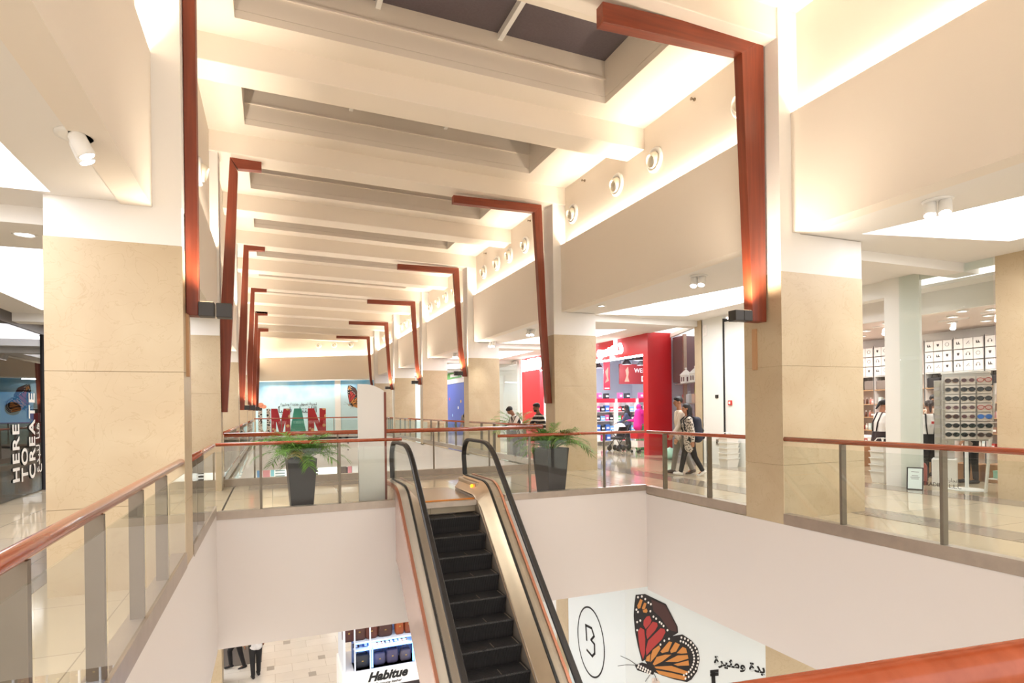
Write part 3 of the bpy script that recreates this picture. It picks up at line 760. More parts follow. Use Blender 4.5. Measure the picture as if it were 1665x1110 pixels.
for i, (x, y, l) in enumerate([(12.9, 7.05, 'right'), (13.3, 8.1, 'middle'), (12.75, 9.2, 'left')]):
    t = thing('track_spotlight', 'white track spotlight hanging in the %s part of the sunglasses shop' % l, 'lamp', (x, y, 3.36), 0, 'track spotlights in the sunglasses shop')
    MB().box(-.02, .02, -.3, .3, -.03, 0).build('track', shopwhite, t)
    h = MB().lathe([(.03, 0), (.05, .03), (.055, .15)], (0, 0, -.08), (-.5, -.2, -.8), 16).build('lamp_head', shopwhite, t, True)
    MB().lathe([(.05, .151), (.045, .156)], (0, 0, -.08), (-.5, -.2, -.8), 16).build('lens', led, h)
for y_ in (7.2, 9.6, 12.0): lamp('AREA', (13.3, y_, 3.33), 38, (1, .93, .9), 1.6, 1.6, (0, 0, 0))
# shelf wall with drawer boxes
icon_dark = mat('icon_grey', '4A4340', .6)
def icon(mb, kind):
    # facing -X at x=0, in the y-z plane
    if kind == 0:   # ring
        for i in range(24):
            a, b = 2 * PI * i / 24, 2 * PI * (i + 1) / 24
            mb.prism([(0, .045 * math.cos(a), .045 * math.sin(a)), (0, .045 * math.cos(b), .045 * math.sin(b)), (0, .038 * math.cos(b), .038 * math.sin(b)), (0, .038 * math.cos(a), .038 * math.sin(a))], (-.002, 0, 0))
    elif kind == 1:  # headphones
        for i in range(12):
            a, b = PI * i / 12, PI * (i + 1) / 12
            mb.prism([(0, .04 * math.cos(a), .04 * math.sin(a)), (0, .04 * math.cos(b), .04 * math.sin(b)), (0, .032 * math.cos(b), .032 * math.sin(b)), (0, .032 * math.cos(a), .032 * math.sin(a))], (-.002, 0, 0))
        mb.box(-.002, 0, -.046, -.026, -.035, .005); mb.box(-.002, 0, .026, .046, -.035, .005)
    elif kind == 2:  # shoe pair
        for s in (-.02, .02):
            mb.prism([(0, s + .02, -.03), (0, s + .02, .03), (0, s + .008, .035), (0, s - .005, -.005), (0, s - .028, -.02), (0, s - .028, -.03)], (-.002, 0, 0))
    elif kind == 3:  # cup
        mb.prism([(0, .03, .03), (0, -.03, .03), (0, -.02, -.02), (0, 0, -.035), (0, .02, -.02)], (-.002, 0, 0))
    else:            # tool strokes
        mb.prism([(0, .04, -.03), (0, .032, -.036), (0, -.03, .03), (0, -.022, .036)], (-.002, 0, 0)); mb.prism([(0, -.01, -.02), (0, -.04, -.03), (0, -.042, -.022), (0, -.012, -.012)], (-.002, 0, 0))
DW, DH = .205, .243
boxproto = []
for kd in range(5):
    t = thing('drawer_box', 'white drawer box with a small dark icon on the top shelves of the sunglasses shop', 'box', (0, 0, 0), 0, 'white drawer boxes with icons')
    MB().box(0, .35, -DW / 2 + .004, DW / 2 - .004, 0, DH - .006).build('box_body', shopwhite, t, bevel=.004)
    mb = MB(); icon(mb, kd); bmesh.ops.translate(mb.bm, verts=mb.bm.verts, vec=(-.001, 0, DH * .55)); mb.build('icon', icon_dark, t)
    boxproto.append([t, False])
def put(proto, loc, rz=0):
    if not proto[1]:
        proto[1] = True; proto[0].location = loc; proto[0].rotation_euler = (0, 0, rz); return proto[0]
    return dup(proto[0], loc, rz)
shelfwood = mat('pale_wood', 'C9A27A', .5, noise=.1)
def goods_proto(kind, color, label, group, w, h, d):
    t = thing('shop_product' if kind != 'bag' else 'shop_bag', label, 'product', (0, 0, 0), 0, group)
    m_ = mat('pack_' + color, color, .45)
    if kind == 'pack':
        MB().box(0, d, -w / 2, w / 2, 0, h).build('pack', m_, t, bevel=.004)
        MB().box(-.0015, .0005, -w * .35, w * .35, h * .3, h * .62).build('pack_label', mat('pack_label', 'F4EFEA', .5), t)
    elif kind == 'bottle':
        MB().lathe([(w * .5, 0), (w * .5, h * .65), (w * .2, h * .8), (w * .2, h * .85)], (d * .5, 0, 0), (0, 0, 1), 14).build('bottle', m_, t, True)
        MB().lathe([(w * .24, h * .85), (w * .24, h)], (d * .5, 0, 0), (0, 0, 1), 12).build('cap', mat('pack_label', 'F4EFEA', .5), t, True)
    else:
        mb = MB(); mb.box(0, d, -w / 2, w / 2, 0, h * .72); mb.build('bag_body', m_, t, bevel=.02)
        MB().tube([(d / 2, -w * .28, h * .7), (d / 2, -w * .22, h * .95), (d / 2, w * .22, h * .95), (d / 2, w * .28, h * .7)], .008, 6).build('bag_handle', m_, t)
    return [t, False]
gs = 'small goods on the shelves of the sunglasses shop'
G1 = [goods_proto('pack', c, '%s boxed product on the shelf wall of the sunglasses shop' % n, gs, w_, h_, .1) for c, n, w_, h_ in
      (('F3ECE8', 'white', .09, .16), ('E7B9B4', 'pale pink', .08, .13), ('B4433A', 'red', .09, .12), ('8C6A55', 'brown', .1, .14), ('C9D7D2', 'pale green', .08, .18))]
G1 += [goods_proto('bottle', c, '%s bottle on the shelf wall of the sunglasses shop' % n, gs, .06, .17, .1) for c, n in (('EAE3DA', 'cream'), ('D38C7C', 'coral'), ('6E4A3C', 'brown'))]
GB = [goods_proto('bag', c, '%s handbag on the upper shelf of the sunglasses shop' % n, 'dark bags on the shelf under the drawer boxes', .3, .34, .14) for c, n in (('2E2A2B', 'black'), ('4A4546', 'charcoal'), ('8D8178', 'taupe'))]
rnd = random.Random(5)
for u, yc in enumerate([8.15, 8.82, 9.49, 10.16, 10.83, 11.5]):
    t = thing('shelf_unit', 'white wall shelf bay of the sunglasses shop, one of a row below the drawer boxes', 'shelf', (15.0, yc, 0), 0, 'white shelf bays of the sunglasses shop')
    for s in (-1, 1): MB().box(0, .42, s * .333 - .014, s * .333 + .014, 0, 3.15).build('side_panel', shopwhite, t)
    MB().box(.4, .42, -.32, .32, 0, 3.15).build('back_panel', pinkish, t)
    for z in (.12, .55, .9, 1.25, 1.6, 1.98, 2.345): MB().box(0, .4, -.32, .32, z - .02, z).build('shelf_board', shelfwood if z < 2.3 else shopwhite, t)
    if u == 3: continue
    for r in range(3):
        for c in (-1, 0, 1):
            put(boxproto[rnd.randrange(5)], (14.985, yc + c * .212, 2.352 + r * .258))
    for z in (.55, .9, 1.25, 1.6):
        x = -.26
        while x < .26:
            g = G1[rnd.randrange(len(G1))]; put(g, (15.03 + rnd.uniform(0, .05), yc + x, z)); x += rnd.uniform(.1, .135)
    for c in (-.16, .16): put(GB[rnd.randrange(3)], (15.05, yc + c, 1.98))
# sunglasses stand
na = Vector((-.87, -.49, 0)).normalized(); sa = Vector((-na.y, na.x, 0))      # panel normal and side axis
rzs = math.atan2(na.y, na.x)
stand = thing('sunglasses_stand', 'tall white rotating stand filled with rows of sunglasses behind the shop window', 'display stand', (11.85, 7.02, 0), rzs)
MB().lathe([(.3, 0), (.3, .012), (.08, .03), (.03, .05), (.028, .9)], (0, 0, 0), (0, 0, 1), 32).build('pedestal', shopwhite, stand, True)
MB().box(-.04, 0, -.36, .36, .9, 2.14).build('panel', mat('stand_grey', 'CFCAC6', .5), stand, bevel=.01)
MB().box(-.32, -.04, .33, .36, .9, 2.14).build('side_panel', mat('stand_green', 'CDD6D0', .3), stand)
MB().box(-.32, .01, -.37, .37, 2.14, 2.17).build('top_cap', shopwhite, stand)
for z in [1.02 + .165 * i for i in range(7)]: MB().box(0, .03, -.35, .35, z - .035, z - .028).build('rail', shopwhite, stand)
sgp = {}
def sunglasses_proto(fc, lc, n):
    t = thing('sunglasses', '%s sunglasses hung on the tall stand behind the shop window' % n, 'sunglasses', (0, 0, 0), 0, 'sunglasses on the tall stand')
    fm = mat('shade_' + fc, fc, .3); lm = mat('lens_' + lc, lc, .08)
    mb = MB()
    for s in (-1, 1):
        c = s * .04
        n_ = 16
        for i in range(n_):
            a, b = 2 * PI * i / n_, 2 * PI * (i + 1) / n_
            q = lambda r1, r2, aa: (.0, c + r1 * math.cos(aa), r2 * math.sin(aa))
            mb.prism([q(.036, .03, a), q(.036, .03, b), q(.029, .023, b), q(.029, .023, a)], (.006, 0, 0))
        mb.tube([(.0, s * .074, .01), (-.06, s * .072, .012), (-.11, s * .066, -.005)], .004, 5)
    mb.box(0, .006, -.008, .008, .004, .014); mb.build('frame', fm, t)
    MB().box(-.012, -.009, -.075, .075, -.055, .05).build('hang_card', mat('clear_card', 'E9DDD6', .3), t)
    for s in (-1, 1):
        MB().prism([(.002, s * .04 + .03 * math.cos(2 * PI * i / 14), .024 * math.sin(2 * PI * i / 14)) for i in range(14)], (.002, 0, 0)).build('lens', lm, t)
    for ch in t.children: ch.data.transform(Matrix.Scale(1.4, 4))
    return [t, False]
SG = [sunglasses_proto(*a) for a in (('1D1B1C', '1A1518', 'black'), ('6B4A3A', '3A1F1C', 'brown'), ('C9B8B0', '5B2F35', 'pale framed'), ('B8332F', 'D9B7B2', 'red striped'), ('2E6FD0', '2D79DA', 'bright blue'), ('8A8078', '2B2327', 'grey'))]
for r in range(7):
    for c in range(3):
        k = rnd.choice([0, 0, 1, 2, 5])
        if r == 6 and c == 2: k = 3
        if r == 2 and c == 2: k = 4
        if r == 3 and c == 2: k = 3
        p = Vector((11.85, 7.02, 0)) + na * .14 + sa * ((c - .85) * .235) + Vector((0, 0, 1.02 + .165 * r))
        put(SG[k], p, rzs)
# card rack left of it
rack = thing('accessory_rack', 'narrow wire rack with grey accessory cards left of the sunglasses stand', 'display stand', (12.35, 7.72, 0), rzs)
MB().box(-.02, 0, -.16, .16, .5, 2.05).build('panel', mat('stand_grey', 'CFCAC6', .5), rack)
MB().box(-.25, .2, -.2, .2, 0, .5).build('base', shopwhite, rack, bevel=.01)
cp = [tag(MB().box(0, .012, -.045, .045, -.06, .06).build('accessory_card', mat('card_grey', 'B9B4A8', .5), None), 'grey accessory card hanging on the narrow rack beside the sunglasses stand', 'card', 'accessory cards on the narrow rack'), False]
for r in range(8):
    for c in (-1, 0, 1):
        loc = Vector((12.35, 7.72, .68 + .185 * r)) + na * .03 + sa * c * .105
        if cp[1]:
            o = cp[0].copy(); col.objects.link(o)
        else: o = cp[0]; cp[1] = True
        o.location = loc; o.rotation_euler = (0, 0, rzs)
# easel sign, extinguisher, basket stacks, cartons, ladder shelf
t = thing('notice_frame', 'black framed notice leaning on the floor before the shop window', 'sign', (11.02, 7.42, 0), rzs)
R = Matrix.Rotation(math.radians(-14), 4, 'Y')
for nm, mm, a in (('frame', blackm, (-.01, .01, -.13, .13, 0, .42)), ('paper', mat('pale_paper', 'D8E6E2', .5), (.0101, .013, -.11, .11, .02, .40))):
    mb = MB().box(*a); bmesh.ops.transform(mb.bm, matrix=R, verts=mb.bm.verts); mb.build(nm, mm, t)
mb = MB()
for z, w_ in ((.33, .06), (.26, .05), (.23, .07), (.2, .06)): mb.box(.0131, .0136, -w_, w_, z, z + .008)
bmesh.ops.transform(mb.bm, matrix=R, verts=mb.bm.verts); mb.build('print_lines', icon_dark, t)
t = thing('fire_extinguisher', 'dull red fire extinguisher on the floor just inside the shop window', 'extinguisher', (11.85, 7.82, 0))
MB().lathe([(.07, 0), (.075, .02), (.075, .36), (.05, .42), (.02, .44)], (0, 0, 0), (0, 0, 1), 20).build('cylinder', mat('extinguisher_red', '9A4B42', .4), t, True)
MB().lathe([(.02, .44), (.025, .47), (.015, .5)], (0, 0, 0), (0, 0, 1), 12).build('valve', steeld, t, True)
MB().box(-.06, .06, -.012, .012, .5, .515).build('handle', steeld, t)
def basket_stack(label, x, y, n, w_, group, top=True, col_='E9E7E0'):
    for i in range(n):
        t = thing('shopping_basket', label, 'basket', (x, y, .001 + i * .135), 0, group)
        m_ = mat('basket_' + col_, col_, .5)
        mb = MB(); R = [[mb.bm.verts.new((a * f, b * f * .8, z)) for a, b in ((-w_, -w_), (w_, -w_), (w_, w_), (-w_, w_))] for f, z in ((.82, 0), (1, .24), (1.08, .24), (1.08, .225), (.97, .225), (.8, .01))]
        mb.bm.faces.new(R[0][::-1])
        for A, B in zip(R, R[1:]):
            for k in range(4): mb.bm.faces.new((A[k], A[(k + 1) % 4], B[(k + 1) % 4], B[k]))
        mb.bm.faces.new(R[-1]); mb.build('tub', m_, t)
        if i == n - 1:
            for s in (-1, 1): MB().tube([(-w_ * .8, s * w_ * .6, .24), (-w_ * .5, s * .05, .36), (w_ * .5, s * .05, .36), (w_ * .8, s * w_ * .6, .24)], .01, 6).build('handle', m_, t)
basket_stack('white plastic shopping basket in the stack beside the shop entrance', 11.55, 8.42, 5, .19, 'stacked baskets by the near shop entrance')
basket_stack('white plastic shopping basket in the stack beside the closed white door', 11.05, 12.28, 5, .2, 'stacked baskets by the white wall')
crt = [(13.45, 7.9, .5, .34), (13.3, 8.85, .3, .3), (13.5, 7.3, .5, .36), (14.2, 10.95, .3, .5)]
for (x, y, w_, h), l in zip(crt, ('middle', 'left', 'right', 'farthest')):
    t = thing('cardboard_carton', 'brown cardboard carton on the shop floor, the %s one' % l, 'carton', (x, y, 0), .1, 'cardboard cartons on the shop floor')
    MB().box(-.2, .2, -w_ / 2, w_ / 2, 0, h).build('carton', mat('cardboard', 'A9805E', .8, noise=.08), t, bevel=.004)
    MB().box(-.203, -.2005, -.03, .03, 0, h).build('tape', mat('tape', 'C7A57E', .4), t)
t = thing('ladder_shelf', 'white ladder shelf at the right end of the shop window', 'shelf', (12.0, 6.45, 0), 0)
for s in (-1, 1): MB().prism([(-.25, s * .22 - .015, 0), (-.2, s * .22 - .015, 0), (.12, s * .22 - .015, 1.95), (.07, s * .22 - .015, 1.95)], (0, .03, 0)).build('rail', shopwhite, t)
for i, z in enumerate((.25, .75, 1.25, 1.75)): MB().box(-.2 + .08 * i, .2, -.21, .21, z - .015, z).build('shelf_board', shopwhite, t)
for i, (y, z, c, n) in enumerate([(6.36, .25, '9FD0BC', 'mint green box on the lowest board of the white ladder shelf, right one'), (6.55, .25, '9FD0BC', 'mint green box on the lowest board of the white ladder shelf, left one'), (6.45, .75, 'CDBFA0', 'beige bag on the second board of the white ladder shelf'), (6.45, 1.25, '7A5A46', 'brown bag on the third board of the white ladder shelf')]):
    t = thing('gift_box', n, 'box', (12.02, y, z), 0)
    MB().box(-.09, .1, -.085, .085, 0, .13 + .1 * (i > 1)).build('box_body', mat('box_' + c, c, .5), t, bevel=.006)
    MB().box(-.093, .103, -.088, .088, .1 + .1 * (i > 1), .134 + .1 * (i > 1)).build('lid', mat('box_' + c, c, .5), t)
text('shop_lettering', 'TRADING L.L.C', .1, (FX - .034, 7.38, .09), (0, -1, 0), (0, 0, 1), blackm, None, .0015)
bpy.data.objects['shop_lettering']['label'] = 'small black company lettering low on the shop window glass'; bpy.data.objects['shop_lettering']['category'] = 'lettering'
o = text('shop_lettering', arabic('للتجارة'), .09, (FX - .034, 6.95, .2), (0, -1, 0), (0, 0, 1), blackm, None, .0015)
tag(o, 'small black Arabic lettering low on the shop window glass, above the Latin line', 'lettering')
tbl = thing('display_table', 'white display table in the shop behind the pale wall end', 'table', (12.9, 9.9, 0))
MB().box(-.35, .35, -.7, .7, .82, .86).build('top', shopwhite, tbl, bevel=.006)
for a in (-1, 1):
    for b in (-1, 1): MB().box(a * .3 - .025, a * .3 + .025, b * .62 - .025, b * .62 + .025, 0, .82).build('leg', shopwhite, tbl)
# ---- white wall with the closed door
struct(MB().box(11.3, 11.42, 12.74, 13.58, 0, 4.03).build('wall_white_panel', panelw))
d = struct(MB().box(11.33, 11.42, 11.96, 12.70, 0, 3.86).build('door_1', panelw))
MB().box(11.3, 11.43, 12.70, 12.74, 0, 3.95).build('door_frame', blackm, d)
MB().box(11.32, 11.43, 11.9, 12.74, 3.86, 3.9).build('door_frame', blackm, d)
struct(MB().box(11.28, 11.6, 13.58, 13.86, 0, 4.03).build('wall_white_pier', stone))
def wallbox(name, label, cat, y, z, w_, h, m_, x=11.3, dp=.02, extra=None):
    t = thing(name, label, cat, (x, y, z))
    MB().box(-dp, 0, -w_ / 2, w_ / 2, -h / 2, h / 2).build('plate', m_, t, bevel=.003)
    if extra: MB().box(-dp - .004, -dp, -w_ * .25, w_ * .25, -h * .25, h * .25).build('button', extra, t)
wallbox('alarm_call_point', 'small red fire alarm call point on the white wall by the door', 'alarm', 12.5, 1.68, .12, .13, mat('alarm_red', 'C8352E', .4), 11.33, .04, shopwhite)
wallbox('socket_plate', 'small steel socket plate low on the white wall panel', 'socket', 12.98, .62, .1, .16, steel, extra=steeld)
wallbox('door_sensor', 'small black device on the white wall panel beside the door', 'sensor', 12.98, 1.86, .11, .09, blackm, extra=steeld)
wallbox('wall_notice', 'small white box high on the white wall panel near the stone pier', 'box', 13.42, 3.72, .14, .3, shopwhite, extra=panelw)

# ---- red shop
RX = 11.5
struct(MB().box(RX, 12.42, 16.45, 16.6, 0, 4.06).build('wall_red_side', red))
struct(MB().box(RX - .02, RX + .25, 16.44, 16.72, 0, 4.07).build('wall_red_jamb', red))
struct(MB().box(RX, RX + .3, 16.6, 27.1, 3.36, 4.06).build('wall_red_header', red))
struct(MB().box(RX, RX + .2, 25.0, 27.1, 0, 3.36).build('wall_red_panel', mat('bright_red', 'D8202C', .35)))
struct(MB().box(RX + .02, RX + .28, 16.7, 25, 3.33, 3.36).build('trim_83', led))
sg = text('shop_sign', arabic('دايسو اليابان'), .74, (RX - .07, 21.6, 3.5), (0, -1, 0), (0, 0, 1), mat('sign_glow', 'FFFFFF', .5, emit=1.6), None, .05, bold=.02)
tag(sg, 'glowing white Arabic letters on the red shop header', 'sign')
sg = text('shop_sign', 'DAISO', .75, (RX - .07, 26.9, 3.42), (0, -1, 0), (0, 0, 1), mat('sign_glow', 'FFFFFF', .5, emit=1.6), None, .05, bold=.03)
tag(sg, 'glowing white Latin letters at the far end of the red header', 'sign')
bluew = mat('cool_wall', 'D3DCEE', .6)
struct(MB().box(RX + .3, 18, 24.8, 25, 0, 4).build('wall_red_shop_back', bluew))
struct(MB().box(16.4, 16.5, 16.6, 25, 0, 4).build('wall_red_shop_side', bluew))
struct(MB().box(12.42, 16.5, 16.5, 16.6, 0, 4).build('wall_red_shop_front', bluew))
struct(MB().box(RX + .3, 16.5, 16.6, 25, 3.9, 3.95).build('ceiling_red_shop', mat('dark_ceiling', '4A4B55', .8)))
sb = thing('welcome_board', 'dark red welcome board hanging at the back of the red shop', 'sign', (14.75, 22.0, 2.6))
MB().box(-.85, .85, 0, .05, 0, .86).build('board', mat('board_red', '8E2A2C', .5), sb)
text('lettering', 'WELCOME', .27, (-.1, -.004, .5), (1, 0, 0), (0, 0, 1), shopwhite, sb, .003)
text('lettering', 'DAISO', .32, (.25, -.004, .12), (1, 0, 0), (0, 0, 1), shopwhite, sb, .003, bold=.012)
MB().prism([(-.6, -.004, .1), (-.5, -.004, .35), (-.55, -.004, .6), (-.42, -.004, .75), (-.38, -.004, .5), (-.42, -.004, .3), (-.36, -.004, .1)], (0, .003, 0)).build('ornament', mat('ornament', 'C98A76', .5), sb)
for x_ in (-.7, .7): MB().tube([(x_, .02, .86), (x_, .02, 1.3)], .008, 6).build('hanger', steel, sb)
hb = thing('hanging_banner', 'narrow red banner hanging from the ceiling of the red shop', 'banner', (13.45, 22.3, 2.35))
MB().box(-.16, .16, 0, .01, 0, 1.25).build('banner', mat('banner_red', 'C21F3C', .5), hb)
MB().prism([(-.1, -.003, .3), (0, -.003, .5), (-.08, -.003, .8), (.08, -.003, 1.0), (.06, -.003, .6), (.1, -.003, .4)], (0, .003, 0)).build('print', mat('ornament', 'C98A76', .5), hb)
MB().box(-.12, .12, -.003, 0, .05, .1).build('print', shopwhite, hb)
for x_ in (-.12, .12): MB().tube([(x_, .005, 1.25), (x_, .005, 1.55)], .006, 6).build('hanger', steel, hb)
for i, (x, y) in enumerate([(12.6, 18.6), (13.3, 20.5), (14.2, 20.8), (13.2, 22.6)]):
    t = thing('pendant_lamp', 'dark bell shaped pendant lamp inside the red shop', 'lamp', (x, y, 3.9), 0, 'pendant lamps in the red shop')
    MB().tube([(0, 0, 0), (0, 0, -.3)], .01, 6).build('cord', blackm, t)
    MB().lathe([(.05, -.3), (.08, -.4), (.2, -.58), (.19, -.58), (.07, -.42)], (0, 0, 0), (0, 0, 1), 20).build('lamp_shade', darkg, t, True)
    MB().ell((0, 0, -.5), .05, .05, .06).build('bulb', led, t, True)
    lamp('POINT', (x, y, 3.2), 60, (.9, .95, 1), .1)
gr = 'coloured goods on the racks of the red shop'
G2 = [goods_proto('pack', c, '%s boxed product on a rack of the red shop' % n, gr, w_, h_, .2) for c, n, w_, h_ in
      (('3E6FC4', 'blue', .2, .26), ('F2F0F4', 'white', .18, .24), ('D9384A', 'red', .2, .2), ('E85A9A', 'pink', .16, .24), ('7FB4E8', 'light blue', .22, .2), ('2B2B34', 'black', .18, .22), ('55B36A', 'green', .16, .2))]
for u, (x, y, l) in enumerate([(12.95, 21.6, 'left'), (13.85, 21.4, 'middle'), (14.75, 21.2, 'right')]):
    t = thing('goods_rack', 'white goods rack with red header strip in the red shop, the %s one' % l, 'shelf', (x, y, 0), 0, 'goods racks in the red shop')
    for s in (-1, 1): MB().box(s * .43 - .015, s * .43 + .015, 0, .4, 0, 1.95).build('side_panel', shopwhite, t)
    MB().box(-.42, .42, .38, .4, 0, 1.95).build('back_panel', shopwhite, t)
    MB().box(-.44, .44, -.02, .0, 1.8, 1.97).build('header_strip', mat('banner_red', 'C21F3C', .5), t)
    for z in (.2, .62, 1.04, 1.42): MB().box(-.42, .42, 0, .38, z - .02, z).build('shelf_board', shopwhite, t)
    for z in (.2, .62, 1.04, 1.42):
        xx = -.32
        while xx < .36:
            g = G2[rnd.randrange(len(G2))]; put(g, (x + xx, y + .05, z), PI / 2); xx += rnd.uniform(.2, .26)
    put(G2[3], (x - .2, y + .1, 1.97), PI / 2); put(G2[5], (x + .15, y + .1, 1.97), PI / 2)
# slanted display window with lanterns
WS0, WS1 = Vector((12.42, 16.45, 0)), Vector((11.45, 13.86, 0)); wd = (WS1 - WS0).normalized(); wn = Vector((wd.y, -wd.x, 0))
w = struct(MB().obox((WS0 + WS1) / 2 + Vector((0, 0, 3.97)), wd, 1.37, .04, .06).build('window_33', panelw))
MB().obox((WS0 + WS1) / 2 + Vector((0, 0, 1.97)), wd, 1.37, .007, 1.94).build('pane', glassb, w)
for f in (.35, .78): MB().obox(WS0.lerp(WS1, f) + Vector((0, 0, 1.97)) - wn * -.3 if False else WS0.lerp(WS1, f) + Vector((.25, .1, 1.97)), wd, .06, .05, 1.95).build('mullion', steel, w)
struct(MB().box(12.45, 15, 15.9, 16.4, 2.4, 3.9).build('trim_84', mat('display_dark', '6E686C', .6)))
struct(MB().box(13.2, 13.3, 13.86, 16.45, 0, 3.9).build('wall_display_back', bluew))
ds = thing('display_shelf', 'glass display shelf tower with lanterns and bags beside the red portal', 'shelf', (12.0, 15.0, 0))
for z in (1.08, 1.68, 2.32): MB().obox((.12, .1, z), wd, 1.05, .16, .012).build('shelf_board', mat('glass_shelf', '9FA8A4', .2), ds)
for f in (-.95, 0, .95): MB().obox(Vector((.12, .1, 1.2)) + wd * f + Vector((.12, -.05, 0)), wd, .015, .015, 1.2).build('upright', steel, ds)
def on_shelf(f, z): return Vector((12.12, 15.1, z)) + wd * f
for f, l in ((-.45, 'left'), (.45, 'right')):
    t = thing('lantern', 'white house shaped lantern on the top glass shelf, the %s one' % l, 'lantern', on_shelf(f, 2.335), 0, 'white lanterns on the display shelf')
    MB().box(-.13, .13, -.13, .13, 0, .26).build('lantern_body', shopwhite, t, bevel=.01)
    mb = MB(); a = [mb.bm.verts.new(q) for q in ((-.15, -.15, .26), (.15, -.15, .26), (.15, .15, .26), (-.15, .15, .26))]; tp = mb.bm.verts.new((0, 0, .46)); mb.bm.faces.new(a[::-1])
    for k in range(4): mb.bm.faces.new((a[k], a[(k + 1) % 4], tp))
    mb.build('roof', shopwhite, t)
    MB().lathe([(.03, .43), (.04, .48), (.01, .5)], (0, 0, 0), (0, 0, 1), 10).build('finial', shopwhite, t, True)
    for q in (-.05, .05): MB().box(q - .025, q + .025, -.134, -.128, .06, .2).build('pane', darkg, t)
    for q in (-.05, .05): MB().box(-.134, -.128, q - .025, q + .025, .06, .2).build('pane', darkg, t)
items = [(-.75, 1.7, 'C9605A', 'red gift bag on the middle glass shelf'), (-.35, 1.7, 'DDE3EA', 'patterned white bag on the middle glass shelf'), (.2, 1.7, 'D9B9A8', 'beige bag on the middle glass shelf'),
         (-.8, 1.1, '8E5B48', 'brown wicker bag on the lower glass shelf'), (-.4, 1.1, 'B8857A', 'dusty pink bag on the lower glass shelf'), (.5, 2.34 - .36, '9BC24A', 'lime green bag hanging under the top glass shelf')]
for f, z, c, l in items:
    g = goods_proto('bag', c, l, 'bags on the glass display shelves', .3, .4, .14)
    g[0].location = on_shelf(f, z); g[0].rotation_euler = (0, 0, math.atan2(wd.y, wd.x) + PI / 2)
bl = thing('balloon', 'pale mint balloon resting on the corridor floor beside the red portal', 'balloon', (11.15, 14.9, 0))
MB().ell((0, 0, .18), .175, .175, .18, 24, 14).build('balloon_skin', mat('mint', 'A9D8C6', .3), bl, True)
MB().lathe([(.02, 0), (.012, .02), (.015, .03)], (0, 0, .355), (0, 0, 1), 8).build('knot', mat('mint', 'A9D8C6', .3), bl)

# ---- farther shops along the right corridor
struct(MB().box(11.4, 11.5, 27.2, 34.2, 0, 4.0).build('wall_far_white', shopwhite))
w = struct(MB().box(11.3, 11.36, 27.3, 34.1, 3.8, 3.95).build('window_34', panelw)); MB().box(11.32, 11.335, 27.3, 34.1, 0, 3.8).build('pane', glassb, w)
struct(MB().box(11.15, 11.5, 30.7, 31.2, 0, 4.0).build('wall_far_pier', stone))
struct(MB().box(11.2, 11.4, 34.6, 41, 0, 3.3).build('wall_blue', mat('deep_blue', '1F3FA8', .4)))
struct(MB().box(11.15, 11.4, 34.6, 41, 3.3, 3.62).build('wall_blue_header', shopwhite))
struct(MB().box(11.25, 11.4, 41, 60, 0, 4).build('wall_far_pale', mat('pale_blue', 'D5E2E4', .6)))
fb = thing('shop_sign', 'green and white shop sign above the blue wall panel', 'sign', (11.1, 37.6, 3.62))
MB().prism([(0, 1.9, .0), (0, -1.6, .0), (0, -1.2, .42), (0, 1.4, .42)], (.06, 0, 0)).build('board', mat('sign_green', '5FAE4E', .5), fb)
MB().box(-.01, .0, -.9, .8, .1, .3).build('band', shopwhite, fb)
for i, (y, z, c, n) in enumerate([(39.0, 2.3, 'D24A4A', 'red'), (37.0, 1.7, 'E8E6E0', 'white'), (38.3, 1.2, '9CC4E8', 'light blue'), (36.4, 2.1, 'E0B23C', 'yellow'), (39.6, 1.7, 'E8E6E0', 'pale')]):
    o = MB().lathe([(.1, 0), (.1, .01)], (0, 0, 0), (-1, 0, 0), 12).build('wall_dot', mat('dot_' + c, c, .5)); o.location = (11.2, y, z); tag(o, '%s round spot on the blue wall panel' % n, 'decoration')

# ================================================================== SHOP ON THE LEFT
LX = -4.5
dglass = glass_mat('dark_shop_glass', (.55, .57, .58), 1.5, 0, .06)
w = struct(MB().box(LX - .1, LX, 5, 15.55, 3.3, 3.52).build('window_41', mat('graphite', '55504C', .5)))
MB().box(LX - .03, LX - .015, 5, 15.5, .02, 3.3).build('pane', dglass, w)
MB().box(LX - .08, LX + .02, 15.46, 15.56, 0, 3.3).build('mullion', darkg, w)
struct(MB().box(LX - .2, LX, 15.56, 48, 0, 3.6).build('wall_left_shops', mat('grey_wall', '9A928A', .6)))
struct(MB().box(-7.2, -7.0, 3, 18, 0, 3.6).build('wall_left_shop_back', mat('taupe_wall', '8B8379', .6)))
struct(MB().box(-7.0, LX - .1, 17.8, 18, 0, 3.6).build('wall_left_shop_end', mat('grey_wall', '9A928A', .6)))
struct(MB().box(-7.1, LX - .1, 4, 18, 3.5, 3.6).build('ceiling_left_shop', paintw))
for s, y, z, sz in (('HERE', 14.02, .30, .44), ('TO', 14.44, .30, .44), ('CREATE', 14.84, .30, .44)):
    o = text('window_lettering', s, sz, (LX + .002, y + .1, z), (0, 0, 1), (0, -1, 0), mat('letter_white', 'DEDCD6', .5), None, .002, bold=.008, spacing=1.15)
    tag(o, 'large upright white word %s on the dark shop glass at the left edge' % s, 'lettering')
o = text('window_lettering', arabic('هنا لنبدع'), .3, (LX + .002, 15.2, .4), (0, 0, 1), (0, -1, 0), mat('letter_white', 'DEDCD6', .5), None, .002)
tag(o, 'thin white Arabic line on the dark shop glass beside the Latin words', 'lettering')
sc_ = thing('wall_screen', 'blue lit screen inside the dark shop at the left edge', 'screen', (-6.95, 20.0, 1.35), 0)
sc_.location = (-6.3, 17.75, 1.35)
MB().box(-.75, 1.0, -.05, 0, 0, .85).build('bezel', blackm, sc_)
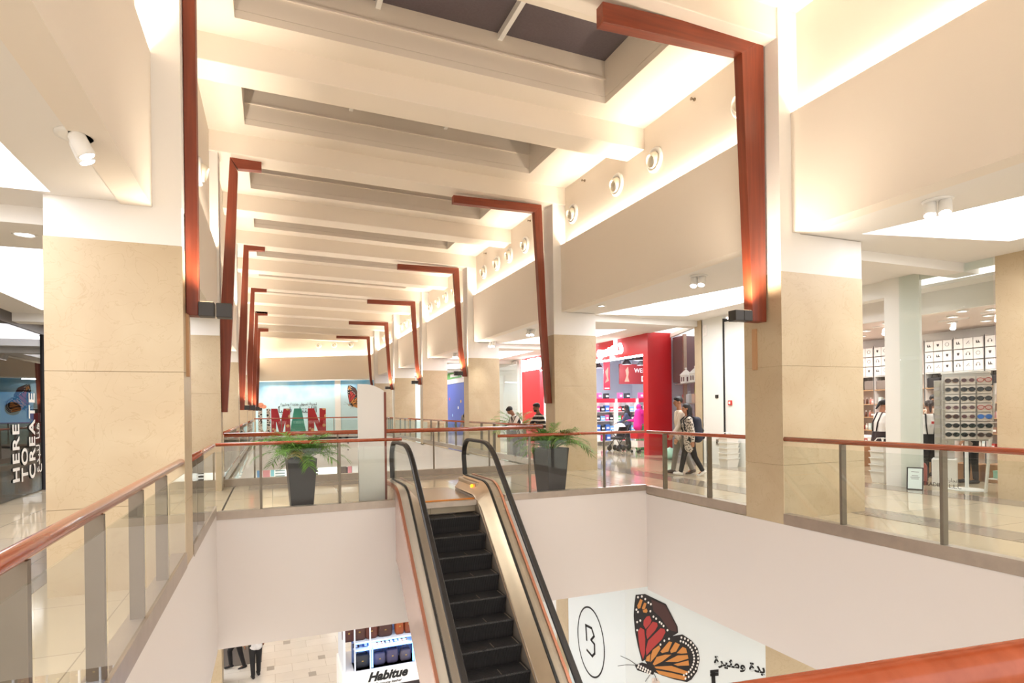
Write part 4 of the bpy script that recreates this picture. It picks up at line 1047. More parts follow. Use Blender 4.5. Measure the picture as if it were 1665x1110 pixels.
MB().box(-.7, .95, -.055, -.05, .05, .8).build('display', mat('screen_blue', '4F8FC0', .3, emit=.7, ecol='5A9BCB'), sc_)
MB().lathe([(.16, 0), (.16, .006)], (.55, -.055, .4), (0, -1, 0), 24).build('emblem', mat('screen_mark', '2A2A33', .4), sc_)

# ================================================================== FAR END HOARDING AND LETTERS
def hoard_mat(name, c0, c1, c2, zlo, zhi):
    M = bpy.data.materials.new(name); M.use_nodes = True; nt = M.node_tree; b = nt.nodes['Principled BSDF']; b.inputs['Roughness'].default_value = .5
    tc = nt.nodes.new('ShaderNodeTexCoord'); sp = nt.nodes.new('ShaderNodeSeparateXYZ'); mr = nt.nodes.new('ShaderNodeMapRange')
    n = nt.nodes.new('ShaderNodeTexNoise'); n.inputs['Scale'].default_value = .55; n.inputs['Detail'].default_value = 4
    ad = nt.nodes.new('ShaderNodeMath'); ad.operation = 'MULTIPLY_ADD'; ad.inputs[1].default_value = .8; 
    nt.links.new(tc.outputs['Object'], sp.inputs[0]); nt.links.new(tc.outputs['Object'], n.inputs['Vector'])
    nt.links.new(sp.outputs['Z'], mr.inputs['Value']); mr.inputs['From Min'].default_value = zlo; mr.inputs['From Max'].default_value = zhi
    nt.links.new(n.outputs['Fac'], ad.inputs[0]); sb_ = nt.nodes.new('ShaderNodeMath'); sb_.operation = 'SUBTRACT'; sb_.inputs[1].default_value = .4
    nt.links.new(mr.outputs[0], ad.inputs[2]); nt.links.new(ad.outputs[0], sb_.inputs[0])
    r = nt.nodes.new('ShaderNodeValToRGB'); e = r.color_ramp.elements
    e[0].color = rgb(c0); e[0].position = .1; e[1].color = rgb(c2); e[1].position = .95; x = e.new(.55); x.color = rgb(c1)
    nt.links.new(sb_.outputs[0], r.inputs['Fac']); nt.links.new(r.outputs['Color'], b.inputs['Base Color'])
    MATS[name] = M
    return M
skyprint = hoard_mat('printed_sky', 'BFE2EA', 'CDEAF4', '6DBDF0', -.3, 4.6)
HB = 1.75
fh = thing('printed_hoarding', 'blue printed hoarding with a butterfly and Arabic lettering across the far end', 'hoarding', fp(4.0, HB, 0))
HO = -fp(4.0, HB, 0)
def hp(px, py, off=.0):
    return on_plane(px, py, fp(4, HB - off, 0), FN) + HO
mb = MB(); mb.obox(fp(2.2, HB + .05, 1.98) + HO, FE, 4.5, .05, 1.98); mb.build('panel', skyprint, fh)
q0, q1 = hp(545, 640), hp(554, 640)
c = (q0 + q1) / 2; mb = MB(); mb.obox(Vector((c.x, c.y, 1.98)), FE, (q1 - q0).length / 2, .06, 1.98); mb.build('pillar_strip', paintw, fh)
mb = MB(); c = hp(590, 640); mb.obox(Vector((c.x, c.y, 1.98)) - FN * .05, FE, 2.2, .05, 1.98); mb.build('panel', skyprint, fh)
p_ = hp(456, 659, .02); text('lettering', arabic('تجربة تسوق جديدة ومثيرة'), .3, p_, FE, (0, 0, 1), blackm, fh, .004)
p_ = hp(452, 671, .02); text('lettering', arabic('الافتتاح قريباً'), .66, p_, FE, (0, 0, 1), blackm, fh, .004)
BF = {
 'fore': [(530,145),(590,140),(725,205),(800,350),(803,390),(760,415),(700,450),(640,500),(600,560),(570,575),(545,480),(525,380),(517,280),(522,200)],
 'hind': [(590,570),(640,500),(700,440),(760,412),(830,400),(890,440),(930,490),(943,560),(925,640),(890,690),(860,707),(780,690),(700,665),(640,640),(615,610)],
 'red': [[(600,285),(620,280),(632,310),(625,330),(595,365),(580,340),(582,310)], [(640,318),(668,325),(672,345),(655,375),(605,430),(598,400),(600,370)], [(690,360),(715,365),(722,385),(700,430),(640,490),(600,535),(595,500),(610,440)], [(560,355),(585,370),(592,430),(590,520),(578,560),(560,510),(548,430),(545,380)]],
 'orange': [[(540,215),(560,172),(575,180),(560,230),(545,235)], [(570,230),(585,195),(600,200),(590,235),(576,240)], [(575,245),(600,232),(607,250),(600,262),(580,258)],
   [(690,510),(745,445),(765,450),(740,510),(700,520)], [(752,505),(785,450),(815,465),(790,510),(757,520)], [(795,520),(832,480),(855,490),(862,520),(825,524)], [(640,590),(665,545),(720,530),(760,530),(700,575),(650,600)], [(720,577),(800,535),(865,532),(870,555),(800,577)], [(775,592),(870,567),(874,600),(800,602)], [(650,607),(760,602),(868,640),(862,660),(740,632),(660,618)], [(660,630),(760,647),(860,672),(845,695),(750,675),(680,655)], [(640,500),(680,470),(690,490),(660,540),(625,580),(630,530)], [(600,545),(625,525),(620,575),(595,570)]],
 'brown': [[(630,175),(720,212),(793,350),(795,385),(745,370),(690,290),(645,250)]],
 'dots': [(545,160),(570,155),(592,172),(545,255),(535,240),(560,310),(540,320),(628,205),(625,250),(645,285),(662,298),(685,320),(697,330),(710,345),(735,372),(540,372),(612,195),(690,465),(715,440),(745,428)],
 'body': [(525,600),(570,580),(615,595),(650,630),(645,660),(600,650),(540,630)],
}
for i in range(16):
    a = -1.35 + 2.5 * i / 15
    BF['dots'].append((795 + 138 * math.cos(a), 556 + 140 * math.sin(a))); BF['dots'].append((795 + 112 * math.cos(a), 556 + 116 * math.sin(a)))
for i in range(6): BF['dots'].append((550 + 15 * i, 598 + 8 * i)); BF['dots'].append((545 + 15 * i, 612 + 8 * i))
wing_o = mat('wing_orange', 'D08A45', .5); wing_r = mat('wing_red', 'B23A38', .5); wing_b = mat('wing_brown', '4A2C2A', .5); wing_k = mat('wing_black', '1C1617', .5)
def butterfly(fpt, nrm, parent):
    """printed butterfly; fpt maps drawing units to a point of the hoarding face"""
    nrm = Vector(nrm)
    def put_poly(name, polys, m_, lift):
        mb = MB()
        for q in polys: mb.prism([fpt(a, b) + nrm * lift for a, b in q], nrm * .002)
        return mb.build(name, m_, parent)
    put_poly('wing', [BF['fore']], wing_k, .002); put_poly('wing', [BF['hind']], wing_k, .003); put_poly('wing_cell', BF['brown'], wing_b, .0055)
    for q in BF['red']: put_poly('wing_cell', [q], wing_r, .0055)
    for q in BF['orange']: put_poly('wing_cell', [q], wing_o, .0055)
    put_poly('butterfly_body', [BF['body']], wing_k, .006)
    for x, y in BF['dots']: put_poly('wing_dot', [[(x + 6 * math.cos(2 * PI * i / 8), y + 8 * math.sin(2 * PI * i / 8)) for i in range(8)]], mat('dot_white', 'F3EEE8', .5), .0085)
    for nm, L_ in (('antenna', [(540, 600), (490, 565), (432, 538)]), ('antenna', [(530, 598), (470, 596), (415, 603)]), ('insect_leg', [(625, 655), (600, 690), (592, 703)]), ('insect_leg', [(650, 655), (668, 700)])):
        mb = MB(); l_, r_ = [], []
        for i, p in enumerate(L_):
            a, b = L_[max(i - 1, 0)], L_[min(i + 1, len(L_) - 1)]
            d_ = Vector((b[0] - a[0], b[1] - a[1], 0)).normalized(); nn = (-d_.y * 1.6, d_.x * 1.6)
            l_.append(fpt(p[0] + nn[0], p[1] + nn[1]) + nrm * .004); r_.append(fpt(p[0] - nn[0], p[1] - nn[1]) + nrm * .004)
        mb.prism(l_ + r_[::-1], nrm * .002); mb.build(nm, wing_k, parent)
butterfly(lambda a, b: hp(565 + (a - 517) * .0625, 626 + (b - 140) * .0675, .012), FN, fh)
BO = mat('petal', 'D98A6A', .5)
mb = MB()
for (x, y, r) in ((424, 658, 5), (429, 661, 4.5), (421, 662, 4)):
    mb.prism([hp(x + r * math.cos(2 * PI * i / 10), y + r * .7 * math.sin(2 * PI * i / 10), .012) for i in range(10)], FN * .003)
mb.build('flower', BO, fh)
# big letters on the far landing
patt = bpy.data.materials.new('letter_pattern'); patt.use_nodes = True; nt = patt.node_tree; b = nt.nodes['Principled BSDF']
tc = nt.nodes.new('ShaderNodeTexCoord'); vo = nt.nodes.new('ShaderNodeTexVoronoi'); vo.inputs['Scale'].default_value = 6; rp = nt.nodes.new('ShaderNodeValToRGB'); rp.color_ramp.interpolation = 'CONSTANT'
rp.color_ramp.elements[0].color = rgb('2B2523'); e = rp.color_ramp.elements[1]; e.position = .38; e.color = rgb('D8CFC2'); e = rp.color_ramp.elements.new(.62); e.color = rgb('A9998A')
nt.links.new(tc.outputs['Object'], vo.inputs['Vector']); nt.links.new(vo.outputs['Distance'], rp.inputs['Fac']); nt.links.new(rp.outputs['Color'], b.inputs['Base Color'])
def pat2(name, a, b_):
    M = patt.copy(); M.name = name; nt = M.node_tree
    r = [n for n in nt.nodes if n.type == 'VALTORGB'][0]; v = [n for n in nt.nodes if n.type == 'TEX_VORONOI'][0]; v.inputs['Scale'].default_value = 2.2
    r.color_ramp.elements[0].color = rgb(b_); r.color_ramp.elements[1].color = rgb(a); r.color_ramp.elements[2].color = rgb(a); r.color_ramp.elements[1].position = .26
    return M
LH = 1.78
for ch, px0, px1, m_, l in (('U', 420, 440, patt, 'black and white patterned'), ('M', 441, 472, pat2('letter_red', 'B02A36', 'D9A67C'), 'red and gold'), ('A', 470, 499, pat2('letter_green', '3FA08C', '55AE9A'), 'sea green'), ('N', 501, 530, pat2('letter_crimson', 'B8262E', 'E0B07C'), 'crimson and gold')):
    a, b = at(px0, 690, y=40), at(px1, 690, y=40); W_ = b.x - a.x
    # block letters drawn as outlines in a unit box
    S = {'U': [(0, 1), (0, .25), (.2, 0), (.8, 0), (1, .25), (1, 1), (.68, 1), (.68, .3), (.58, .2), (.42, .2), (.32, .3), (.32, 1)],
         'M': [(0, 0), (0, 1), (.34, 1), (.5, .55), (.66, 1), (1, 1), (1, 0), (.74, 0), (.74, .55), (.6, .18), (.4, .18), (.26, .55), (.26, 0)],
         'A': [(0, 0), (.3, 1), (.7, 1), (1, 0), (.7, 0), (.64, .2), (.36, .2), (.3, 0)],
         'N': [(0, 0), (0, 1), (.34, 1), (.66, .45), (.66, 1), (1, 1), (1, 0), (.68, 0), (.34, .55), (.34, 0)]}[ch]
    o = MB().prism([(u * W_, 0, v * LH) for u, v in S], (0, .35, 0)).build('standing_letter', m_); o.location = (a.x, 40, 0)
    tag(o, '%s standing letter %s at the far end of the hall' % (l, ch), 'letter')
# stickers on the white edge below the far railing
stk = mat('sticker', '4A4642', .6)
def star(mb, c, r):
    pts = []
    for i in range(10):
        a = PI / 2 + PI * i / 5; rr = r if i % 2 == 0 else r * .42
        pts.append((c[0] + rr * math.cos(a), c[1], c[2] + rr * math.sin(a)))
    mb.prism(pts, (0, -.004, 0))
for i, (px, py) in enumerate([(566, 706), (566, 720), (566, 731), (526, 722), (532, 731), (541, 738)]):
    p = at(px, py, y=VY1)
    mb = MB(); star(mb, (0, 0, 0), .07); o = mb.build('sticker', stk); o.location = (p.x, VY1 - .002, p.z); tag(o, 'small dark star sticker on the white slab edge below the far railing', 'sticker', 'star stickers on the far slab edge')
p = at(838, 743, x=XR); mb = MB(); star(mb, (0, 0, 0), .11); bmesh.ops.rotate(mb.bm, verts=mb.bm.verts, cent=(0, 0, 0), matrix=Matrix.Rotation(PI / 2, 3, 'Z')); o = mb.build('sticker', stk); o.location = (XR - .003, p.y, p.z)
tag(o, 'dark star sticker on the right slab edge beyond the bridge', 'sticker')

# ================================================================== LOWER STOREY
# shops seen far down below the end railing
YB = 43.0
struct(MB().box(-3, 8.5, YB, YB + .2, LZ, EDZ).build('wall_lower_back', paintw))
def lowpanel(px0, py0, px1, py1, m_, label, parts):
    a, b = at(px0, py1, y=YB - .1), at(px1, py0, y=YB - .1)
    a.z, b.z = min(a.z, EDZ - .1 - (b.z - a.z)), 0; b.z = at(px1, py0, y=YB - .1).z - at(px0, py1, y=YB - .1).z + a.z
    t = thing('advert_panel', label, 'shop panel', (a.x, YB - .1, a.z)); W_, H_ = b.x - a.x, b.z - a.z
    MB().box(0, W_, 0, .09, 0, H_).build('panel', m_, t)
    for (u0, u1, v0, v1, c) in parts: MB().box(u0 * W_, u1 * W_, -.01 - .004 * random.random(), 0, v0 * H_, v1 * H_).build('display_print', mat('print_' + c, c, .5), t)
    return t, W_, H_
lowpanel(418, 752, 464, 776, shopwhite, 'lower shop window with a pink poster, seen through the glass left of the planter', [(.0, .2, .85, 1, '2C2A2E'), (.45, .65, .9, 1, '2C2A2E'), (.0, .1, 0, .8, '5B8FC4'), (.2, .45, .05, .7, 'D88F94'), (.48, .6, .1, .72, '7FC1CE'), (.64, .98, .05, .15, '7B8A8A'), (.64, .98, .25, .35, '7B8A8A'), (.64, .98, .45, .55, '7B8A8A'), (.64, .98, .65, .75, '7B8A8A')])
t, W_, H_ = lowpanel(553, 746, 584, 770, mat('print_2A2628', '2A2628', .5), 'dark lower shop front with white lettering, seen behind the white totem', [(.05, .3, .05, .6, '5A4A44'), (.4, .6, .1, .66, 'D98892'), (.62, .98, .08, .7, 'F0ECEC')])
text('lettering', 'press', .62, (.32 * W_, -.02, .74 * H_), (1, 0, 0), (0, 0, 1), shopwhite, t, .004, bold=.02)
t, W_, H_ = lowpanel(508, 757, 518, 774, shopwhite, 'narrow lower sign with three black lines right of the planter', [(.1, .9, .72, .9, '1E1C1E'), (.1, .9, .4, .6, '1E1C1E'), (.1, .9, .1, .28, '1E1C1E')])
struct(MB().box(-1.1, -.5, 20, 20.5, LZ, EDZ).build('column_lower', stone))
# left: stone pier and dark glass near the two visitors
struct(MB().box(-1.75, -1.28, 17.2, 17.8, LZ, EDZ).build('column_lower', stone))
struct(MB().box(-6, -1.1, 22.0, 22.2, LZ, EDZ).build('wall_lower_dark', mat('lower_dark', '6A6460', .25)))
struct(MB().box(-6, -.35, 18.6, 21.99, LZ, LZ + .012).build('floor_lower_dark', mat('lower_mat', '6E6762', .3)))
# scattered grey tiles in the lower floor
for i, (px, py) in enumerate([(440, 1040), (466, 1044), (523, 1068), (440, 1086), (508, 1095), (486, 1031)]):
    p = at(px, py, z=LZ); struct(MB().box(p.x - .1, p.x + .1, p.y - .14, p.y + .14, LZ - .01, LZ + .003).build('floor_tile', mat('tile_inset', 'B9B0A4', .25)))
# ---- handbag kiosk
KY, KX0, KX1, KZ = 14.0, 1.42, 3.6, -4.42
kp = lambda px, py, y=KY: at(px, py, y=y)
kk = thing('kiosk', 'white handbag kiosk on the lower floor with black script lettering on its front', 'kiosk', (2.5, 14.6, LZ))
ko = -Vector((2.5, 14.6, LZ))
def KBx(name, m_, x0, x1, y0, y1, z0, z1, bev=.0): return MB().box(x0 + ko.x, x1 + ko.x, y0 + ko.y, y1 + ko.y, z0 + ko.z, z1 + ko.z).build(name, m_, kk, bevel=bev)
KBx('counter', shopwhite, KX0, KX1, KY, KY + 1.4, LZ + .25, -4.42, .03)
KBx('plinth', blackm, KX0 + .06, KX1 - .06, KY + .06, KY + 1.34, LZ, LZ + .25)
KBx('dark_band', mat('kiosk_band', '2A2022', .4), KX0 + .4, KX1, KY - .012, KY, LZ + .4, -4.82)
text('lettering', 'Habitue', .285, Vector((1.98, KY - .006, -4.66)) + ko, (1, 0, 0), (0, 0, 1), blackm, kk, .003, shear=.35, bold=.012)
text('lettering', '100 % genuine leather', .085, Vector((2.0, KY - .006, -4.77)) + ko, (1, 0, 0), (0, 0, 1), blackm, kk, .003, shear=.35)
ledb = mat('blue_led', '9CC8FF', .4, emit=2.4, ecol='5AA0FF')
shelfb = mat('kiosk_shelf', 'DDE6F4', .3)
for z in (-4.42, -3.94, -3.77, -2.9): KBx('shelf_board', shelfb, KX0 + .28, KX1, KY + .12, KY + .62, z - .025, z)
for z in (-3.965, -3.795): KBx('led_strip', ledb, KX0 + .32, KX1 - .02, KY + .13, KY + .16, z - .02, z - .003)
KBx('back_panel', mat('kiosk_back', '8FA6D8', .5), KX0 + .28, KX1, KY + .62, KY + .66, -4.42, -2.0)
for x in (KX0 + .28, 2.05, 3.1): KBx('upright', shelfb, x, x + .03, KY + .1, KY + .16, -4.42, -2.5)
KBx('led_strip', ledb, 2.1, 2.13, KY + .12, KY + .15, -4.40, -3.8)
KBx('led_strip', ledb, 3.06, 3.09, KY + .12, KY + .15, -4.40, -3.6)
KBx('side_rail', shelfb, KX0 + .04, KX0 + .08, KY + .1, KY + 1.3, -4.42, -2.3)
lamp('AREA', (2.5, KY + .3, -3.9), 3, (.45, .65, 1), .9, .2, (0, 0, 0)); lamp('AREA', (2.5, KY + .3, -2.35), 8, (.8, .9, 1), .9, .3, (0, 0, 0))
def handbag(label, loc, w_, h, d_, c, kind='tote', rz=0):
    t = thing('handbag', label, 'bag', loc, rz, 'leather bags on the kiosk shelves')
    m_ = mat('leather_' + c, c, .45, noise=.12, nscale=9)
    if kind == 'round':
        MB().lathe([(w_ * .3, 0), (w_ * .5, .02), (w_ * .5, d_ - .02), (w_ * .3, d_)], (0, 0, h / 2), (0, -1, 0), 22).build('bag_body', m_, t, True)
    else:
        mb = MB(); n_ = 10; P = []
        for i in range(n_): a = 2 * PI * i / n_; P.append((.5 * w_ * math.copysign(abs(math.cos(a)) ** .5, math.cos(a)), .5 * d_ * math.copysign(abs(math.sin(a)) ** .6, math.sin(a))))
        R = [[mb.bm.verts.new((x * f, y * f, z)) for x, y in P] for f, z in ((.8, 0), (1, h * .12), (1.02, h * .45), (.9, h * .66), (.8, h * .72))]
        mb.bm.faces.new(R[0][::-1]); mb.bm.faces.new(R[-1])
        for A, B in zip(R, R[1:]):
            for k in range(n_): mb.bm.faces.new((A[k], A[(k + 1) % n_], B[(k + 1) % n_], B[k]))
        mb.build('bag_body', m_, t, True)
        MB().prism([(-w_ * .38, -d_ * .52, h * .72), (w_ * .38, -d_ * .52, h * .72), (w_ * .3, -d_ * .56, h * .4), (-w_ * .3, -d_ * .56, h * .4)], (0, .012, 0)).build('flap', m_, t)
    MB().tube([(-w_ * .3, 0, h * .68), (-w_ * .24, 0, h * .92), (0, 0, h), (w_ * .24, 0, h * .92), (w_ * .3, 0, h * .68)], .012, 8).build('bag_handle', m_, t, True)
    MB().box(-.02, .02, -d_ * .58, -d_ * .5, h * .38, h * .44).build('buckle', mat('brass', 'B89B5E', .3, .9), t)
    return t
kb = [('dark reddish brown bag leaning at the far left of the kiosk', 1.6, -3.12, .3, .5, '4E2620'), ('dark brown leather bag at the left end of the upper kiosk shelf', 1.84, -3.12, .34, .5, '4A2A22'), ('reddish brown leather bag second on the upper kiosk shelf', 2.12, -3.12, .3, .46, '5E2F24'), ('dark brown messenger bag in the middle of the upper kiosk shelf', 2.44, -3.12, .36, .42, '43251F'),
      ('small tan orange bag right of the middle on the upper kiosk shelf', 2.78, -3.12, .22, .5, '8E4318'), ('orange tan upright bag beside it on the upper kiosk shelf', 3.0, -3.12, .2, .56, '7E3C1C'), ('dark olive bag with a light patch near the right end of the kiosk', 3.22, -3.12, .26, .5, '3E3A2E'), ('brown bag at the right end of the upper kiosk shelf', 3.46, -3.12, .24, .44, '6A3B22'),
      ('large grey black duffel bag at the lower left of the kiosk', 1.9, -3.92, .36, .34, '2E3038'), ('slate blue bag on the lower kiosk shelf, first from the left upright', 2.3, -3.92, .3, .32, '4B4A66'), ('violet grey bag in the middle of the lower kiosk shelf', 2.6, -3.92, .3, .36, '4A4560'), ('grey brown bag on the lower kiosk shelf near the right upright', 2.92, -3.92, .28, .3, '57505C'), ('brown bag at the lower right end of the kiosk', 3.32, -3.92, .3, .34, '6B4436')]
for l, x, z, w_, h, c in kb: handbag(l, (x, KY + .32, -3.77 if z > -3.5 else -4.42), w_, h if z > -3.5 else h * 1.2, .2, c)
handbag('round brown bag hanging above the middle of the kiosk', (2.42, KY + .3, -3.2), .3, .32, .1, '7A4226', 'round')
for i, x in enumerate((1.76, 1.98, 2.3, 2.48, 2.68, 2.88, 3.2, 3.4)):
    t = thing('wallet', 'small wallet laid out on the blue lit kiosk shelf', 'wallet', (x, KY + .3, -3.94), .05 * i, 'wallets on the lit kiosk shelf')
    mb = MB().box(-.075, .075, -.06, .06, 0, .02); bmesh.ops.rotate(mb.bm, verts=mb.bm.verts, cent=(0, 0, 0), matrix=Matrix.Rotation(.5, 3, 'X')); bmesh.ops.translate(mb.bm, verts=mb.bm.verts, vec=(0, 0, .035)); mb.build('wallet_body', mat('wallet_' + ['3A2A2A', '2B3E7A', '8A5A3A'][i % 3], ['3A2A2A', '2B3E7A', '8A5A3A'][i % 3], .4), t, bevel=.004)
    mb = MB().box(-.03, .03, -.061, .061, .02, .022); bmesh.ops.rotate(mb.bm, verts=mb.bm.verts, cent=(0, 0, 0), matrix=Matrix.Rotation(.5, 3, 'X')); bmesh.ops.translate(mb.bm, verts=mb.bm.verts, vec=(0, 0, .035)); mb.build('band', shelfb, t)
# ---- folded printed hoarding under the right corridor
HA, HBp, HC = Vector((8.75, 8.8, 0)), Vector((6.98, 10.95, 0)), Vector((6.98, 13.6, 0))
pale = hoard_mat('printed_pale_sky', 'A9CDD2', 'DCE8E8', 'E6ECEC', -7.0, -3.2)
lh = thing('printed_hoarding', 'pale blue folded hoarding on the lower floor with a large butterfly and a round emblem', 'hoarding', (6.98, 10.95, LZ))
lo = -Vector((6.98, 10.95, LZ))
d1 = (HBp - HA).normalized(); n1 = Vector((-d1.y, d1.x, 0)); n1 = n1 if n1.dot(-HA) > 0 else -n1
n2 = Vector((-1, 0, 0))
mb = MB(); c = (HA + HBp) / 2; mb.obox(Vector((c.x, c.y, (LZ + EDZ) / 2)) - n1 * .05 + lo, d1, (HBp - HA).length / 2, .05, (EDZ - LZ) / 2 - .07); mb.build('panel', pale, lh)
mb = MB(); mb.box(6.98 + lo.x, 7.08 + lo.x, 10.95 + lo.y, 13.6 + lo.y, 0, EDZ - LZ - .1); mb.build('panel', pale, lh)
def q1_(px, py, off=0): return on_plane(px, py, HA + n1 * off, n1) + lo
def q2_(px, py, off=0): return on_plane(px, py, HBp + n2 * off, n2) + lo
butterfly(lambda a, b: q1_(900 + a * .2523, 930 + b * .2523, .004), n1, lh)
# emblem on the narrow panel: ring and angular letter
mb = MB(); ec = q2_(960.5, 1043)
ry, rz_ = (q2_(960.5 - 20.5, 1043) - q2_(960.5 + 20.5, 1043)).length / 2, .0
rz_ = abs(q2_(960.5, 1043 - 56).z - q2_(960.5, 1043 + 56).z) / 2
for i in range(48):
    a, b = 2 * PI * i / 48, 2 * PI * (i + 1) / 48
    P = lambda aa, f: ec + n2 * .004 + Vector((0, ry * f * math.cos(aa), rz_ * f * math.sin(aa)))
    mb.prism([P(a, 1), P(b, 1), P(b, .95), P(a, .95)], n2 * .003)
mb.build('emblem_ring', blackm, lh)
mb = MB(); st = [(954, 1040), (952.5, 1016), (962, 1021), (966, 1034), (961, 1040), (966.5, 1047), (967, 1062), (963, 1066.5), (954.5, 1056.5)]
for a, b in zip(st, st[1:]):
    A, B = q2_(*a, .004), q2_(*b, .004); dd = (B - A).normalized(); nn = n2.cross(dd) * .028; A = A - dd * .02; B = B + dd * .02
    mb.prism([A + nn, B + nn, B - nn, A - nn], n2 * .003)
mb.build('emblem_letter', blackm, lh)
p0 = q1_(1161, 1079, .004); text('lettering', arabic('يدة ومثيرة'), .235, p0, -d1, (0, 0, 1), blackm, lh, .003, bold=.008)
p0 = q1_(1154, 1128, .004); text('lettering', arabic('قريباً'), .62, p0, -d1, (0, 0, 1), blackm, lh, .003, bold=.012)
mb = MB()
for k in range(5):
    a = 2 * PI * k / 5; c = q1_(1066, 1108, .006); mb.prism([c + (-d1) * (.05 * math.cos(a) + .045 * math.cos(2 * PI * i / 8)) + Vector((0, 0, .05 * math.sin(a) + .045 * math.sin(2 * PI * i / 8))) for i in range(8)], n1 * .002)
mb.build('flower', mat('petal_pale', 'E9D9CF', .5), lh)
struct(MB().obox(HA - d1 * 2.0 + Vector((0, 0, (LZ + EDZ) / 2)) - n1 * .06, d1, 2.0, .06, (EDZ - LZ) / 2).build('wall_lower_beige', stone))
struct(MB().box(6.98, 7.3, 13.61, 14.3, LZ, EDZ).build('wall_lower_pier', stone))
struct(MB().box(6.98, 7.3, 14.3, 34, LZ, EDZ).build('wall_lower_right', paintw))
# ================================================================== PEOPLE
def remesh(mb, voxel, smooth=2):
    bmesh.ops.recalc_face_normals(mb.bm, faces=mb.bm.faces)
    me = bpy.data.meshes.new('r'); mb.bm.to_mesh(me); mb.bm.free()
    o = bpy.data.objects.new('r', me); col.objects.link(o)
    md = o.modifiers.new('r', 'REMESH'); md.mode = 'VOXEL'; md.voxel_size = voxel
    if smooth:
        sm = o.modifiers.new('s', 'SMOOTH'); sm.factor = .5; sm.iterations = smooth
    dg = bpy.context.evaluated_depsgraph_get()
    r = bpy.data.meshes.new_from_object(o.evaluated_get(dg)); bpy.data.objects.remove(o)
    for p in r.polygons: p.use_smooth = True
    return r
def part(name, me, m_, parent):
    me.materials.clear(); me.materials.append(m_); me.name = name
    o = bpy.data.objects.new(name, me); col.objects.link(o); o.parent = parent
    return o
def rot(v, ax, deg): return Matrix.Rotation(math.radians(deg), 3, ax) @ v
def person(label, loc, yaw, H=1.7, lean=0, legs=((4, 0), (-4, 0)), arms=((5, 8, 15), (5, 8, 15)), head=(0, 0), skin='B98A6C', top=None, bottom=None, shoes=None, hair=None,
           sleeve=.55, topdrop=.06, female=False, hairlen=0, hairstyle='short', vox=.011, wide=1.0, skirt=False, group=None, scarf=None, apron=None, beard=False, cover=False):
    k = H / 1.7
    root = thing('person', label, 'person', loc, math.radians(yaw), group)
    P = Vector((0, 0, .90 * k)); u = rot(Vector((0, 0, 1)), 'X', -lean); f = rot(Vector((0, 1, 0)), 'X', -lean)
    chest = P + u * .30 * k; nb = P + u * .53 * k
    sw = (.155 if female else .185) * k * wide; hw = .085 * k
    hd = nb + (u * .7 + Vector((0, 0, .3)) + f * .05).normalized() * .10 * k
    hm = Matrix.Rotation(math.radians(head[1]), 3, 'Z') @ Matrix.Rotation(math.radians(-lean * .6 - head[0]), 3, 'X')
    hc = hd + hm @ Vector((0, .015, .075)) * k
    J = {}
    # arms: (pitch forward, abduct, elbow flex)
    for s, n_, (pt, ab, el) in ((1, 'r', arms[0]), (-1, 'l', arms[1])):
        sh = nb - u * .075 * k + Vector((s * sw, 0, 0))
        d = rot(rot(Vector((0, 0, -1)), 'Y', -s * ab), 'X', pt)
        d2 = rot(rot(Vector((0, 0, -1)), 'Y', -s * ab * .3), 'X', pt + el)
        e = sh + d * .285 * k; w_ = e + d2 * .25 * k
        J[n_] = (sh, e, w_, d2)
    L = {}
    for s, n_, (hp_, kn) in ((1, 'r', legs[0]), (-1, 'l', legs[1])):
        h = P + Vector((s * hw, 0, -.02 * k)); d = rot(Vector((0, 0, -1)), 'X', hp_); kx = h + d * .42 * k
        d2 = rot(Vector((0, 0, -1)), 'X', hp_ - kn); an = kx + d2 * .40 * k
        L[n_] = (h, kx, an, hp_ - kn)
    # shift so that the lower foot stands on the floor
    low = min(L['r'][2].z, L['l'][2].z) - .075 * k
    off = Vector((0, 0, -low))
    for D in (J, L):
        for q in D: D[q] = tuple(v + off if isinstance(v, Vector) and i < 3 else v for i, v in enumerate(D[q]))
    P += off; chest += off; nb += off; hd += off; hc += off
    def torso(mb, g, low_=.0):
        for s in (-1, 1):
            mb.cap(P + Vector((s * .06 * k, 0, -low_)), (.105 + g) * k * wide, P + u * .16 * k + Vector((s * .05 * k, 0, 0)), (.095 + g) * k * wide)
            mb.cap(P + u * .16 * k + Vector((s * .05 * k, 0, 0)), (.095 + g) * k * wide, chest + Vector((s * .07 * k, 0, 0)), (.105 + g) * k * wide)
            mb.cap(chest + Vector((s * .07 * k, 0, 0)), (.105 + g) * k * wide, nb - u * .08 * k + Vector((s * sw * .78, 0, 0)), (.065 + g) * k)
            if female: mb.ell(chest + Vector((s * .065 * k, 0, .02)) + f * .075 * k, (.062 + g) * k, (.062 + g) * k, (.062 + g) * k, 12, 8)
        mb.cap(chest, (.10 + g) * k, nb - u * .05 * k, (.07 + g) * k)
    # ---- body, one continuous skin
    mb = MB(); torso(mb, 0)
    mb.cap(nb - u * .06 * k, .062 * k, hd, .052 * k)
    mb.ell(hc + hm @ Vector((0, -.008, .035)) * k, .076 * k, .094 * k, .088 * k, 18, 12, hm)
    mb.ell(hc + hm @ Vector((0, .022, -.035)) * k, .058 * k, .066 * k, .072 * k, 16, 10, hm)
    mb.cap(hc + hm @ Vector((0, .088, .02)) * k, .009 * k, hc + hm @ Vector((0, .103, -.018)) * k, .014 * k, 8, 4)
    for s in (-1, 1):
        mb.ell(hc + hm @ Vector((s * .078, -.005, .0)) * k, .012 * k, .02 * k, .032 * k, 8, 6, hm)
        mb.ell(hc + hm @ Vector((s * .032, .078, .035)) * k, .022 * k, .012 * k, .008 * k, 8, 6, hm)
    mb.ell(hc + hm @ Vector((0, .078, -.052)) * k, .024 * k, .014 * k, .008 * k, 8, 6, hm)
